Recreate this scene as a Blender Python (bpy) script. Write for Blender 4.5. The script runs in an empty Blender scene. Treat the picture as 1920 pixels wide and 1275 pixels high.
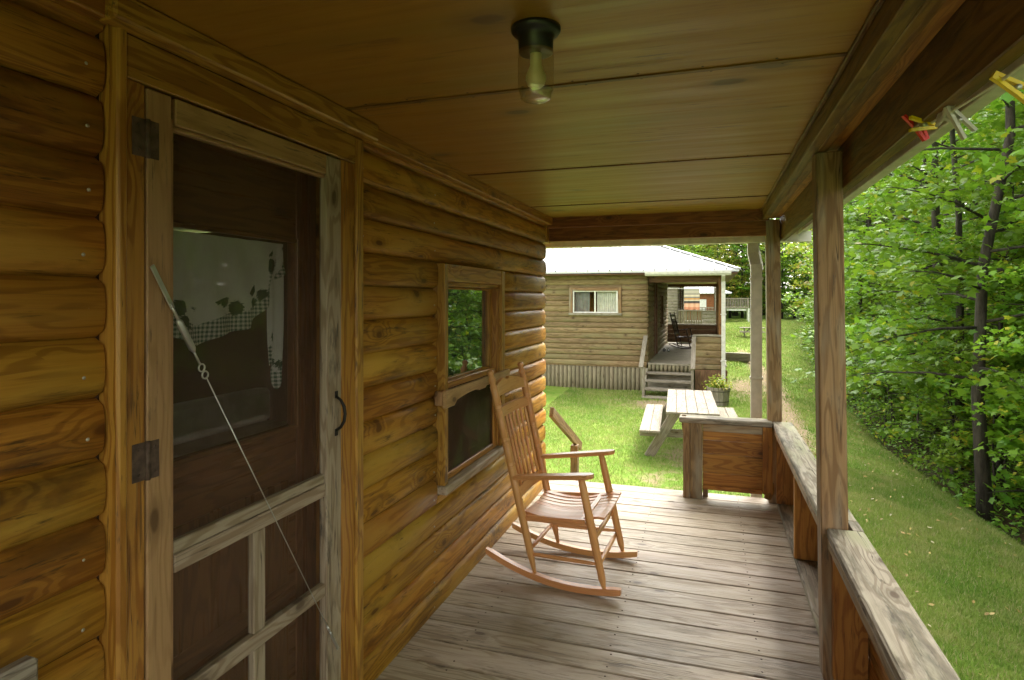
import bpy, math, random
import numpy as np
from mathutils import Vector, Matrix
random.seed(7); rng = np.random.default_rng(7)
R = math.radians
S = bpy.context.scene; COL = S.collection
# ------------------------------------------------------------ camera, sky, sun, exposure
cd = bpy.data.cameras.new("camera"); cam = bpy.data.objects.new("camera", cd); COL.objects.link(cam)
cam.location = (0, 0, 1.55); cam.rotation_euler = (R(90), 0, R(18))
cd.sensor_width = 36; cd.lens = 21.5; cd.shift_y = -0.0404; cd.clip_start = .02; cd.clip_end = 2000
S.camera = cam
SUN_EL, SUN_AZ = 52, 25            # azimuth from +Y towards +X
W = bpy.data.worlds.new("World"); S.world = W; W.use_nodes = True
wn = W.node_tree; bg = wn.nodes['Background']
sky = wn.nodes.new('ShaderNodeTexSky'); sky.sky_type = 'NISHITA'; sky.sun_disc = False
sky.sun_elevation = R(SUN_EL); sky.sun_rotation = R(SUN_AZ); sky.air_density = 1.0; sky.dust_density = 3.0; sky.ozone_density = .6
hs_ = wn.nodes.new('ShaderNodeHueSaturation'); hs_.inputs['Saturation'].default_value = .12
wn.links.new(sky.outputs[0], hs_.inputs['Color']); mx_ = wn.nodes.new('ShaderNodeMix'); mx_.data_type = 'RGBA'; mx_.blend_type = 'MULTIPLY'; mx_.inputs[0].default_value = 1; mx_.inputs[7].default_value = (1, .97, .89, 1)   # warm overcast
wn.links.new(hs_.outputs[0], mx_.inputs[6]); wn.links.new(mx_.outputs[2], bg.inputs[0]); bg.inputs[1].default_value = 0.15
sl = bpy.data.lights.new("sun", 'SUN'); so = bpy.data.objects.new("sun", sl); COL.objects.link(so)
sl.energy = .75; sl.angle = R(25); sl.color = (1, .96, .88)
so.rotation_euler = (R(90 - SUN_EL), 0, R(180 - SUN_AZ)); so.location = (5, 20, 20)
S.view_settings.view_transform = 'Standard'; S.view_settings.look = 'None'
S.view_settings.gamma = 1; S.view_settings.exposure = 2.9
S.render.resolution_x = 1024; S.render.resolution_y = 680
try:
    S.cycles.max_bounces = 10; S.cycles.transparent_max_bounces = 16
except Exception: pass

# ------------------------------------------------------------ helpers
def tag(o, label=None, cat=None, group=None, kind=None):
    if label: o['label'] = label
    if cat: o['category'] = cat
    if group: o['group'] = group
    if kind: o['kind'] = kind
    return o
def thing(name, label, cat, loc=(0, 0, 0), rz=0, group=None):
    o = bpy.data.objects.new(name, None); o.empty_display_size = .1; COL.objects.link(o)
    o.location = loc; o.rotation_euler = (0, 0, rz)
    return tag(o, label, cat, group)
def copy_tree(o, parent=None):
    c = o.copy(); COL.objects.link(c); c.parent = parent
    for ch in [k for k in o.children]: copy_tree(ch, c)
    return c
class MB:
    def __init__(s): s.v = []; s.f = []; s.m = []; s.g = []; s.r = []; s.s = []
    def add(s, vs, fs, gs=None, m=0, rnd=None, smooth=False, go=None):
        n = len(s.v); rnd = random.random() if rnd is None else rnd
        off = Vector((random.uniform(0, 40), random.uniform(0, 40), random.uniform(0, 40))) if go is None else go
        vs = [Vector(q) for q in vs]; gs = vs if gs is None else gs
        s.v += vs; s.g += [Vector(q) + off for q in gs]; s.r += [rnd] * len(vs)
        s.f += [tuple(i + n for i in f) for f in fs]; s.m += [m] * len(fs); s.s += [smooth] * len(fs)
        return s
    def box(s, c, sz, grain=0, rot=None, m=0, ch=.003, rnd=None):
        h = Vector(sz) / 2; ch = min(ch, min(h) * .6)
        vs = []; idx = {}
        for sx in (-1, 1):
            for sy in (-1, 1):
                for sz_ in (-1, 1):
                    sg = (sx, sy, sz_)
                    for a in range(3):
                        p = [sg[i] * (h[i] - (0 if i == a else ch)) for i in range(3)]
                        idx[(sg, a)] = len(vs); vs.append(Vector(p))
        fs = []
        def face(ids):
            p = [vs[i] for i in ids]; n = (p[1] - p[0]).cross(p[2] - p[0]); cc = sum(p, Vector()) / len(p)
            fs.append(tuple(ids) if n.dot(cc) > 0 else tuple(reversed(ids)))
        for a in range(3):
            b, c2 = [i for i in range(3) if i != a]
            for sa in (-1, 1):
                ids = []
                for sb, sc in ((-1, -1), (1, -1), (1, 1), (-1, 1)):
                    sg = [0, 0, 0]; sg[a] = sa; sg[b] = sb; sg[c2] = sc; ids.append(idx[(tuple(sg), a)])
                face(ids)
            for sb in (-1, 1):
                for sc in (-1, 1):
                    g1 = [0, 0, 0]; g2 = [0, 0, 0]
                    g1[a] = -1; g2[a] = 1; g1[b] = g2[b] = sb; g1[c2] = g2[c2] = sc; g1 = tuple(g1); g2 = tuple(g2)
                    face([idx[(g1, b)], idx[(g2, b)], idx[(g2, c2)], idx[(g1, c2)]])
        for sx in (-1, 1):
            for sy in (-1, 1):
                for q in (-1, 1):
                    sg = (sx, sy, q); face([idx[(sg, 0)], idx[(sg, 1)], idx[(sg, 2)]])
        o = [grain] + [i for i in range(3) if i != grain]
        gs = [Vector((q[o[0]], q[o[1]], q[o[2]])) for q in vs]
        if rot is not None: vs = [rot @ q for q in vs]
        c = Vector(c); return s.add([q + c for q in vs], fs, gs, m, rnd)
    def span(s, a, b, grain=0, m=0, ch=.003, rnd=None):
        a = Vector(a); b = Vector(b)
        return s.box((a + b) / 2, [abs(b[i] - a[i]) for i in range(3)], grain, None, m, ch, rnd)
    def beam(s, p0, p1, w, h, up=(0, 0, 1), m=0, ch=.003, rnd=None):
        p0 = Vector(p0); p1 = Vector(p1); x = (p1 - p0).normalized(); y = Vector(up).cross(x).normalized(); z = x.cross(y)
        M = Matrix((x, y, z)).transposed()
        return s.box((p0 + p1) / 2, ((p1 - p0).length, w, h), 0, M, m, ch, rnd)
    def tube(s, pts, rad, n=10, m=0, rnd=None, smooth=True, sq=None):
        pts = [Vector(p) for p in pts]
        if not hasattr(rad, '__len__'): rad = [rad] * len(pts)
        vs = []; gs = []; L = 0; prev = None
        for i, p in enumerate(pts):
            t = (pts[min(i + 1, len(pts) - 1)] - pts[max(i - 1, 0)]).normalized()
            if prev is None: a = t.orthogonal().normalized() if abs(t.z) < .9 else (Vector((0, 1, 0)).cross(t)).normalized()
            else: a = (prev - t * prev.dot(t)).normalized()
            prev = a; b = t.cross(a)
            if i: L += (p - pts[i - 1]).length
            for k in range(n):
                an = 2 * math.pi * k / n; ca, sa = math.cos(an) * rad[i], math.sin(an) * rad[i]
                vs.append(p + a * ca + b * sa); gs.append(Vector((L, ca, sa)))
        fs = []
        for i in range(len(pts) - 1):
            for k in range(n):
                fs.append((i * n + k, i * n + (k + 1) % n, (i + 1) * n + (k + 1) % n, (i + 1) * n + k))
        fs.append(tuple(reversed(range(n)))); fs.append(tuple((len(pts) - 1) * n + k for k in range(n)))
        return s.add(vs, fs, gs, m, rnd, smooth)
    def lathe(s, prof, c=(0, 0, 0), n=24, m=0, axis=(0, 0, 1)):
        ax = Vector(axis).normalized(); c = Vector(c)
        return s.tube_l([(c + ax * z, r) for r, z in prof], ax, n, m)
    def tube_l(s, pr, ax, n, m):
        a = ax.orthogonal().normalized(); b = ax.cross(a); vs = []; gs = []
        for p, r in pr:
            for k in range(n):
                an = 2 * math.pi * k / n
                q = a * math.cos(an) * r + b * math.sin(an) * r; vs.append(p + q); gs.append(Vector((p.dot(ax), q.x, q.y)))
        fs = []
        for i in range(len(pr) - 1):
            for k in range(n): fs.append((i * n + k, i * n + (k + 1) % n, (i + 1) * n + (k + 1) % n, (i + 1) * n + k))
        if pr[0][1] > 1e-4: fs.append(tuple(reversed(range(n))))
        if pr[-1][1] > 1e-4: fs.append(tuple((len(pr) - 1) * n + k for k in range(n)))
        return s.add(vs, fs, gs, m, None, True)
    def prism(s, poly, o, ux, uy, th, m=0, rnd=None):
        o = Vector(o); ux = Vector(ux); uy = Vector(uy); nz = ux.cross(uy).normalized()
        n = len(poly); vs = [o + ux * p[0] + uy * p[1] for p in poly]; vs += [q + nz * th for q in vs]
        gs = [Vector((p[0], p[1], 0)) for p in poly] + [Vector((p[0], p[1], th)) for p in poly]
        fs = [tuple(reversed(range(n))), tuple(range(n, 2 * n))] + [(i, (i + 1) % n, (i + 1) % n + n, i + n) for i in range(n)]
        return s.add(vs, fs, gs, m, rnd)
    def build(s, name, mats, parent=None, off=(0, 0, 0)):
        me = bpy.data.meshes.new(name); off = Vector(off)
        me.from_pydata([q - off for q in s.v], [], s.f)
        if not isinstance(mats, (list, tuple)): mats = [mats]
        for q in mats: me.materials.append(q)
        me.polygons.foreach_set('material_index', s.m); me.polygons.foreach_set('use_smooth', s.s)
        a = me.attributes.new('gc', 'FLOAT_VECTOR', 'POINT'); a.data.foreach_set('vector', np.array([tuple(q) for q in s.g], dtype=np.float32).ravel())
        a = me.attributes.new('rnd', 'FLOAT', 'POINT'); a.data.foreach_set('value', np.array(s.r, dtype=np.float32))
        me.update(); o = bpy.data.objects.new(name, me); COL.objects.link(o); o.parent = parent
        return o
def np_obj(name, verts, k, mats, parent=None, rnd=None, smooth=False, tris=None):
    """verts (N,3); faces are consecutive groups of k vertices"""
    N = len(verts); me = bpy.data.meshes.new(name); me.vertices.add(N)
    me.vertices.foreach_set('co', verts.astype(np.float32).ravel())
    M = N // k; me.loops.add(N); me.loops.foreach_set('vertex_index', np.arange(N, dtype=np.int32))
    me.polygons.add(M); me.polygons.foreach_set('loop_start', np.arange(M, dtype=np.int32) * k)
    if not isinstance(mats, (list, tuple)): mats = [mats]
    for q in mats: me.materials.append(q)
    if rnd is not None:
        a = me.attributes.new('rnd', 'FLOAT', 'POINT'); a.data.foreach_set('value', np.repeat(rnd, k).astype(np.float32))
    me.update(calc_edges=True); me.validate()
    o = bpy.data.objects.new(name, me); COL.objects.link(o); o.parent = parent
    return o

# ------------------------------------------------------------ materials
class NT:
    def __init__(s, name):
        s.mat = bpy.data.materials.new(name); s.mat.use_nodes = True; s.t = s.mat.node_tree; s.t.nodes.clear()
        s.out = s.t.nodes.new('ShaderNodeOutputMaterial')
    def n(s, typ, ins=None, **kw):
        q = s.t.nodes.new('ShaderNode' + typ)
        for k, v in kw.items(): setattr(q, k, v)
        for k, v in (ins or {}).items(): s.set(q.inputs[k], v)
        return q
    def set(s, sock, v):
        if isinstance(v, bpy.types.NodeSocket): s.t.links.new(v, sock)
        elif isinstance(v, (tuple, list)) and len(v) == 3 and sock.type == 'RGBA': sock.default_value = (*v, 1)
        else: sock.default_value = v
    def math(s, op, a, b=0.0, c=0.0, clamp=False):
        q = s.n('Math', {0: a, 1: b}, operation=op, use_clamp=clamp)
        if op in ('MULTIPLY_ADD',): s.set(q.inputs[2], c)
        return q.outputs[0]
    def ramp(s, v, lo, hi, a=0.0, b=1.0):
        return s.n('MapRange', {0: v, 1: lo, 2: hi, 3: a, 4: b}, interpolation_type='SMOOTHSTEP').outputs[0]
    def mix(s, f, a, b, mode='MIX'):
        q = s.n('Mix', None, data_type='RGBA', blend_type=mode); s.set(q.inputs[0], f); s.set(q.inputs[6], a); s.set(q.inputs[7], b)
        return q.outputs[2]
    def noise(s, vec, scale, detail=4, rough=.55, dist=0.0):
        return s.n('TexNoise', {'Vector': vec, 'Scale': scale, 'Detail': detail, 'Roughness': rough, 'Distortion': dist}).outputs[0]
    def vm(s, v, xyz): return s.n('VectorMath', {0: v, 1: xyz}, operation='MULTIPLY').outputs[0]
    def surf(s, sock): s.t.links.new(sock, s.out.inputs[0]); return s.mat
    def bsdf(s, col, rough=.6, bump=None, bs=.3, bd=.01, metal=0.0, spec=.4):
        p = s.n('BsdfPrincipled', {'Base Color': col, 'Roughness': rough, 'Metallic': metal, 'Specular IOR Level': spec})
        if bump is not None:
            b = s.n('Bump', {'Height': bump, 'Strength': bs, 'Distance': bd}); s.t.links.new(b.outputs[0], p.inputs['Normal'])
        return p
def wood(name, c1, c2, stain=None, st=(.5, .72, .7), knot=(.05, .02, .006), kn=1.0, rough=.6, bs=.35, ring=1.0, crack=0.0, var=.35, sc=1.0, spec=.35, c3=None, hue=None):
    t = NT(name); g = t.n('Attribute', attribute_name='gc').outputs['Vector']; r = t.n('Attribute', attribute_name='rnd').outputs['Fac']
    g = t.vm(g, (sc, sc, sc))
    sg = t.n('SeparateXYZ', {0: g}).outputs; k2 = t.n('CombineXYZ', {0: t.math('MULTIPLY', sg[0], 2.6), 1: t.math('MULTIPLY', t.math('ADD', sg[1], sg[2]), 5.2)}).outputs[0]
    k2 = t.n('VectorMath', {0: k2, 1: t.vm(t.n('TexNoise', {'Vector': t.vm(g, (9, 14, 14)), 'Scale': 1.0}).outputs['Color'], (.10, .10, 0))}, operation='ADD').outputs[0]
    kv = t.n('TexVoronoi', {'Vector': k2, 'Scale': 1.0, 'Randomness': 1.0}, voronoi_dimensions='2D'); d = kv.outputs['Distance']
    on = t.math('GREATER_THAN', t.n('SeparateColor', {0: kv.outputs['Color']}).outputs[0], .68); d = t.math('ADD', d, t.math('MULTIPLY', t.math('SUBTRACT', 1.0, on), .6))
    base = t.noise(t.vm(g, (.8, 7, 7)), 1.0, 3, .5)
    bend = t.ramp(d, .34, .0, 0, .20 * kn)
    n1 = t.math('ADD', base, bend)
    rings = t.math('SINE', t.math('MULTIPLY', n1, 85.0)); rings = t.ramp(rings, -.2, 1.0)
    fine = t.noise(t.vm(g, (4.0, 190, 190)), 1.0, 5, .65)
    med = t.noise(t.vm(g, (1.6, 32, 32)), 1.0, 4, .6)
    f = t.math('ADD', t.math('MULTIPLY', rings, .38 * ring), t.math('ADD', t.math('MULTIPLY', fine, .7), t.math('MULTIPLY', med, .45)))
    f = t.ramp(f, .38, .98)
    col = t.mix(f, c1, c2)
    if c3 is not None:
        col = t.mix(t.ramp(t.noise(t.vm(g, (.9, 5, 5)), 1.3, 3), .48, .66), col, c3)
    if stain is not None:
        b = t.noise(t.vm(g, (1.6, 7, 7)), 1.0, 6, .68, .4)
        b2 = t.ramp(b, st[0], st[1], 0, st[2]); col = t.mix(b2, col, stain)
        sp_ = t.noise(t.vm(g, (7, 75, 75)), 1.0, 4, .7); sp_ = t.math('MULTIPLY', t.ramp(sp_, .56, .66), t.ramp(b, .42, .60, 0, .8)); col = t.mix(sp_, col, tuple(.8 * x for x in stain))
    if kn > 0:
        km = t.ramp(d, .085, .045, 0, .92); col = t.mix(km, col, knot)
        halo = t.ramp(d, .20, .07, 0, .5); col = t.mix(halo, col, tuple(min(1, .6 * x) for x in c2))
    if crack > 0:
        cr = t.noise(t.vm(g, (1.1, 34, 34)), 1.0, 2, .5); cr = t.ramp(t.math('ABSOLUTE', t.math('SUBTRACT', cr, .5)), .012, .0, 0, crack)
        cm = t.ramp(t.noise(t.vm(g, (1, 3, 3)), 1.0, 2), .45, .6); cr = t.math('MULTIPLY', cr, cm)
        col = t.mix(cr, col, tuple(.25 * x for x in c2))
    br = t.n('MapRange', {0: r, 1: 0, 2: 1, 3: 1 - var, 4: 1 + var}).outputs[0]
    hs = t.n('HueSaturation', {'Color': col, 'Value': br, 'Hue': t.n('MapRange', {0: t.math('FRACT', t.math('MULTIPLY', r, 7.31)), 1: 0, 2: 1, 3: .492, 4: .508}).outputs[0]}).outputs[0]
    h = t.math('ADD', t.math('MULTIPLY', fine, .6), t.math('MULTIPLY', rings, .25))
    if crack > 0: h = t.math('SUBTRACT', h, t.math('MULTIPLY', cr, 1.5))
    rr = t.n('MapRange', {0: med, 1: .3, 2: .7, 3: rough - .1, 4: rough + .12}).outputs[0]
    return t.surf(t.bsdf(hs, rr, h, bs, .004, spec=spec).outputs[0])
def plain(name, col, rough=.5, metal=0.0, spec=.4, var=.12, sc=9, bs=.0):
    t = NT(name); c = t.n('TexCoord').outputs['Object']; nz = t.noise(c, sc, 5)
    cc = t.mix(t.ramp(nz, .3, .7), tuple(x * (1 - var) for x in col), tuple(min(1, x * (1 + var)) for x in col))
    return t.surf(t.bsdf(cc, t.math('ADD', rough, t.math('MULTIPLY', nz, .08)), t.noise(c, sc * 12, 4), bs, .004, metal, spec).outputs[0])
def glass(name, tint=(.9, .95, .92), refl=1.5, extra=.04, rough=.0):
    t = NT(name); fr = t.n('Fresnel', {'IOR': refl}).outputs[0]; f = t.math('ADD', fr, extra, clamp=True); f = t.math('MULTIPLY', f, t.math('SUBTRACT', 1.0, t.n('NewGeometry').outputs['Backfacing']))
    a = t.n('BsdfTransparent', {'Color': tint}); b = t.n('BsdfGlossy', {'Roughness': rough, 'Color': (1., 1., 1.)})
    m = t.n('MixShader', {0: f, 1: a.outputs[0], 2: b.outputs[0]}); return t.surf(m.outputs[0])
def screen_mat(name, f=.4, col=(.02, .015, .012)):
    t = NT(name); c = t.n('TexCoord').outputs['Object']
    nz = t.noise(c, 6, 4); w = t.noise(t.vm(c, (1, 400, 30)), 1, 2)
    f2 = t.math('ADD', f - .08, t.math('ADD', t.math('MULTIPLY', nz, .1), t.math('MULTIPLY', w, .06)))
    a = t.n('BsdfTransparent', {'Color': (1., 1., 1.)}); b = t.n('BsdfDiffuse', {'Color': col})
    return t.surf(t.n('MixShader', {0: f2, 1: a.outputs[0], 2: b.outputs[0]}).outputs[0])
def leaf_mat(name, ca, cb, cy, yel=.06, transl=.45):
    t = NT(name); r = t.n('Attribute', attribute_name='rnd').outputs['Fac']; oi = t.n('ObjectInfo').outputs['Random']
    col = t.mix(r, ca, cb)
    y = t.math('GREATER_THAN', t.math('FRACT', t.math('ADD', t.math('MULTIPLY', r, 13.7), oi)), 1 - yel); col = t.mix(t.math('MULTIPLY', y, .8), col, cy)
    col = t.n('HueSaturation', {'Color': col, 'Value': t.n('MapRange', {0: oi, 1: 0, 2: 1, 3: .8, 4: 1.2}).outputs[0], 'Hue': t.n('MapRange', {0: oi, 1: 0, 2: 1, 3: .485, 4: .51}).outputs[0]}).outputs[0]
    p = t.n('BsdfPrincipled', {'Base Color': col, 'Roughness': .45, 'Specular IOR Level': .4})
    tr = t.n('BsdfTranslucent', {'Color': t.mix(.5, col, (.25, .4, .02))})
    return t.surf(t.n('MixShader', {0: transl, 1: p.outputs[0], 2: tr.outputs[0]}).outputs[0])

M = {}
M['log'] = wood('log_stained', (.47, .225, .026), (.29, .122, .012), (.055, .03, .010), (.50, .70, .65), knot=(.06, .016, .004), rough=.52, bs=.35, c3=(.48, .27, .04), var=.16, spec=.35, crack=.5)
M['log_far'] = wood('log_faded', (.36, .20, .055), (.20, .105, .028), (.06, .045, .02), (.5, .72, .6), rough=.55, var=.22, spec=.35, c3=(.34, .24, .10))
M['trim'] = wood('trim_stained', (.46, .235, .040), (.28, .115, .014), (.05, .025, .008), (.55, .8, .8), knot=(.05, .014, .004), rough=.42, crack=.7, var=.12, spec=.5)
M['trim_dark'] = wood('trim_dark', (.22, .095, .02), (.12, .045, .009), (.03, .015, .005), (.5, .75, .7), rough=.45, var=.15)
M['door'] = wood('door_worn', (.45, .28, .13), (.33, .19, .08), (.12, .08, .05), (.6, .8, .6), kn=.4, rough=.5, crack=.5, ring=.5, var=.08)
M['door_grey'] = wood('door_bleached', (.42, .345, .245), (.27, .20, .125), (.06, .05, .04), (.58, .72, .9), kn=.5, rough=.7, crack=1., var=.08)
M['inner'] = wood('inner_door', (.22, .10, .04), (.14, .06, .022), rough=.3, kn=.3, var=.05, spec=.5)
M['ply'] = wood('plywood', (.34, .175, .016), (.28, .134, .011), (.16, .068, .007), (.55, .8, .35), kn=.25, rough=.42, bs=.12, ring=.35, var=.1, sc=.55, spec=.5, c3=(.28, .155, .016))
M['beam'] = wood('beam_stained', (.22, .11, .022), (.13, .055, .011), (.035, .02, .008), (.5, .72, .7), rough=.5, var=.15, crack=.5)
M['header'] = wood('header_red', (.27, .11, .03), (.17, .06, .017), (.06, .028, .012), (.5, .75, .7), knot=(.03, .012, .006), rough=.5, var=.12)
M['post'] = wood('post_weathered', (.30, .185, .085), (.18, .10, .042), (.09, .07, .05), (.5, .75, .6), rough=.65, crack=1., var=.08, c3=(.29, .25, .18))
M['deck'] = wood('deck_grey', (.40, .335, .25), (.265, .205, .14), (.17, .13, .09), (.52, .74, .7), kn=.5, rough=.5, bs=.5, crack=.8, var=.10, spec=.35, c3=(.42, .35, .28))
M['cap'] = wood('cap_grey', (.34, .30, .235), (.20, .165, .12), (.075, .065, .045), (.46, .64, .85), kn=.7, rough=.75, bs=.6, crack=1., var=.06, c3=(.25, .245, .15))
M['orange'] = wood('rail_orange', (.42, .19, .035), (.26, .10, .016), (.08, .035, .01), (.55, .78, .7), rough=.5, var=.2, crack=.4)
M['chair'] = wood('chair_oak', (.68, .34, .13), (.56, .25, .085), kn=0, rough=.35, bs=.08, ring=.4, var=.05, spec=.5)
M['chair_dark'] = wood('chair_dark', (.07, .035, .02), (.04, .018, .01), kn=0, rough=.35, var=.05)
M['nlog'] = wood('neighbour_log', (.25, .175, .09), (.155, .10, .048), (.06, .045, .022), (.5, .74, .6), rough=.75, var=.14, kn=.6, c3=(.205, .165, .08))
M['nskirt'] = wood('neighbour_skirt', (.23, .195, .125), (.15, .125, .075), (.15, .15, .09), (.5, .72, .6), rough=.8, var=.12, kn=.2)
M['nbrown'] = wood('neighbour_brown', (.19, .10, .05), (.12, .058, .03), rough=.6, var=.12)
M['ngrey'] = wood('neighbour_grey', (.28, .25, .20), (.19, .16, .12), (.14, .12, .09), (.5, .7, .6), rough=.75, var=.1, kn=.3)
M['table'] = wood('table_bleached', (.30, .265, .215), (.20, .17, .13), (.22, .19, .14), (.52, .7, .6), rough=.8, crack=1., var=.06, kn=.5)
M['iron'] = plain('black_iron', (.035, .03, .028), .5, .6)
M['hinge'] = plain('hinge_rust', (.11, .075, .055), .6, .2, sc=40, var=.4, bs=.3)
M['zinc'] = plain('zinc', (.55, .55, .52), .38, .8, sc=30)
M['nail'] = plain('nail', (.55, .52, .46), .35, .7)
M['black'] = plain('black_metal', (.012, .013, .015), .32, 0, .5)
M['gutter'] = plain('gutter_aluminium', (.62, .60, .56), .45, .1, sc=14, var=.12)
M['gutterg'] = plain('gutter_grey_brown', (.50, .46, .41), .45, .1, sc=14, var=.1)
M['white'] = plain('white_paint', (.75, .75, .72), .5)
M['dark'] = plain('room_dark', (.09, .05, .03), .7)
M['glass'] = glass('window_glass', (.75, .8, .78), 1.5, .22)
M['clearglass'] = glass('clear_glass', (.9, .92, .9), 1.5, .0)
M['doorglass'] = glass('door_glass', (.98, .99, .98), 1.5, .05)
M['screen'] = screen_mat('insect_screen', .22, (.13, .085, .055))
M['screen2'] = screen_mat('window_screen', .42, (.085, .06, .04))
M['rope'] = plain('cord', (.72, .70, .64), .8)
M['yellow'] = plain('yellow_plastic', (.80, .58, .01), .35)
M['red'] = plain('red_plastic', (.72, .03, .02), .35)
M['pinwood'] = plain('clothespin_wood', (.50, .36, .20), .7)
M['rag'] = plain('rag_cloth', (.55, .53, .49), .9, bs=.5)
M['bulb'] = plain('bulb_cream', (.80, .70, .42), .35)
t = NT('jar_glass'); fr = t.n('Fresnel', {'IOR': 1.45}).outputs[0]
q = t.n('MixShader', {0: t.math('MULTIPLY', t.math('ADD', fr, .20, clamp=True), t.math('SUBTRACT', 1.0, t.n('NewGeometry').outputs['Backfacing'])), 1: t.n('BsdfTransparent', {'Color': (.88, .88, .85)}).outputs[0], 2: t.n('BsdfGlossy', {'Roughness': .25, 'Color': (.95, .95, .92)}).outputs[0]})
M['jar'] = t.surf(q.outputs[0])
# white ribbed roof
M['rib'] = plain('roof_rib', (.24, .25, .27), .5)
M['roof'] = plain('white_metal_roof', (.50, .51, .52), .35, 0, .5, var=.03, sc=2)
# curtain with checked hem is made by colour bands in object space (printed cloth)
def cloth(name, base, check=None, leafc=None):
    t = NT(name); g = t.n('Attribute', attribute_name='gc').outputs['Vector']
    sp = t.n('SeparateXYZ', {0: g}); u, v, w = sp.outputs
    cx = t.math('GREATER_THAN', t.math('FRACT', t.math('MULTIPLY', u, 75.)), .5); cz = t.math('GREATER_THAN', t.math('FRACT', t.math('MULTIPLY', v, 75.)), .5)
    ck = t.math('MULTIPLY', t.math('ADD', cx, cz), .5)
    hem = t.math('LESS_THAN', w, .33)
    vo = t.n('TexVoronoi', {'Vector': t.vm(g, (16, 16, 1)), 'Scale': 1.0}).outputs['Distance']
    nz = t.noise(g, 60, 3)
    lf = t.math('MULTIPLY', t.math('LESS_THAN', t.math('ADD', vo, t.math('MULTIPLY', nz, .35)), .60), t.math('MULTIPLY', t.math('LESS_THAN', w, .62), t.math('GREATER_THAN', w, .22)))
    col = t.mix(t.math('MULTIPLY', hem, ck), base, check); col = t.mix(lf, col, leafc)
    p = t.bsdf(col, .9); tr = t.n('BsdfTranslucent', {'Color': col})
    return t.surf(t.n('MixShader', {0: .3, 1: p.outputs[0], 2: tr.outputs[0]}).outputs[0])
M['curtain'] = cloth('curtain_print', (.97, .97, .92), (.10, .20, .14), (.06, .13, .07))
M['bark'] = None
t = NT('bark'); c = t.n('TexCoord').outputs['Object']; a = t.noise(t.vm(c, (14, 14, 3)), 1, 6, .7); b = t.noise(c, 1.5, 3)
col = t.mix(t.ramp(a, .35, .65), (.016, .012, .008), (.06, .05, .038)); col = t.mix(t.ramp(b, .5, .7, 0, .4), col, (.06, .075, .03))
M['bark'] = t.surf(t.bsdf(col, .9, a, .8, .03).outputs[0])
M['leafA'] = leaf_mat('leaf_maple', (.06, .165, .014), (.20, .37, .035), (.45, .42, .03), .04)
M['leafB'] = leaf_mat('leaf_light', (.10, .22, .016), (.24, .41, .035), (.50, .42, .04), .08)
M['leafC'] = leaf_mat('leaf_dark', (.022, .06, .014), (.05, .11, .02), (.2, .22, .03), .02)
M['litter'] = leaf_mat('dry_leaf', (.30, .17, .06), (.55, .42, .14), (.6, .55, .4), .1, .1)
M['leafY'] = leaf_mat('leaf_yellowing', (.13, .22, .02), (.34, .40, .05), (.55, .38, .08), .3)
t = NT('grass_blade'); r = t.n('Attribute', attribute_name='rnd').outputs['Fac']; c = t.n('TexCoord').outputs['Object']
p1 = t.ramp(t.noise(c, .8, 5, .7), .42, .60); p2 = t.ramp(t.noise(c, 2.3, 4, .65), .42, .68)
col = t.mix(r, (.095, .205, .026), (.235, .35, .06)); col = t.mix(t.math('MULTIPLY', p1, .6), col, (.31, .37, .09)); col = t.mix(t.math('MULTIPLY', p2, .5), col, (.42, .39, .16))
col = t.mix(t.math('MULTIPLY', t.math('GREATER_THAN', t.math('FRACT', t.math('MULTIPLY', r, 17.)), .88), .8), col, (.46, .40, .22))
p = t.n('BsdfPrincipled', {'Base Color': col, 'Roughness': .6, 'Specular IOR Level': .25}); tr = t.n('BsdfTranslucent', {'Color': col})
M['grassblade'] = t.surf(t.n('MixShader', {0: .35, 1: p.outputs[0], 2: tr.outputs[0]}).outputs[0])

# ------------------------------------------------------------ ground
def sst(x, a, b): 
    q = np.clip((x - a) / (b - a), 0, 1); return q * q * (3 - 2 * q)
EY = [-30, -5, 4, 8, 13, 22, 32, 45, 60, 90]; EX = [5, 4.4, 3.8, 3.35, 2.95, 3.3, 4.2, 6.2, 8, 12]
def edge(y): return np.interp(y, EY, EX)
def gh(x, y):
    x = np.asarray(x, float); y = np.asarray(y, float)
    z = -.80 + .022 * np.clip(y - 12, 0, 40)
    fade = 1 - sst(y, 22, 38)
    z = z - .13 * fade * np.clip(x - .9, 0, 3.2)
    e = edge(y); z = z - .16 * np.exp(-((x - e - .15) / .35) ** 2) + .10 * np.clip(x - e - 1, 0, 12) * .6
    z = z + .025 * np.sin(x * 1.3 + y * .7) * np.cos(y * .9 - x * .4)
    z = z + .5 * sst(y, 60, 110) * 6
    return z
def dirt(x, y):
    x = np.asarray(x, float); y = np.asarray(y, float)
    def bl(cx, cy, rx, ry): return np.exp(-(((x - cx) / rx) ** 2 + ((y - cy) / ry) ** 2))
    px = np.interp(y, [6, 10, 14, 18, 24, 30], [1.5, 1.35, 1.5, 1.55, 1.3, 1.0])
    d = np.exp(-((x - px) / .38) ** 2) * sst(y, 8, 12) * (1 - sst(y, 24, 30)) * .95
    d = np.maximum(d, bl(-.9, 13.6, 1.1, .9) * 1.0); d = np.maximum(d, bl(.1, 9.6, 1.0, 1.3) * .95); d = np.maximum(d, bl(-.7, 8.2, .5, .6) * .6)
    d = np.maximum(d, bl(.9, 16.5, .7, 2.4) * .9); d = np.maximum(d, bl(-1.9, 13.9, .8, .5) * .6)
    d = np.maximum(d, bl(3.1, 6.6, .35, .2) * .9)
    return d
NX, NY = 260, 320
gx = np.concatenate([np.linspace(-300, -12, 14)[:-1], np.linspace(-12, 10, NX - 28), np.linspace(10, 300, 16)[1:]])
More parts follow.
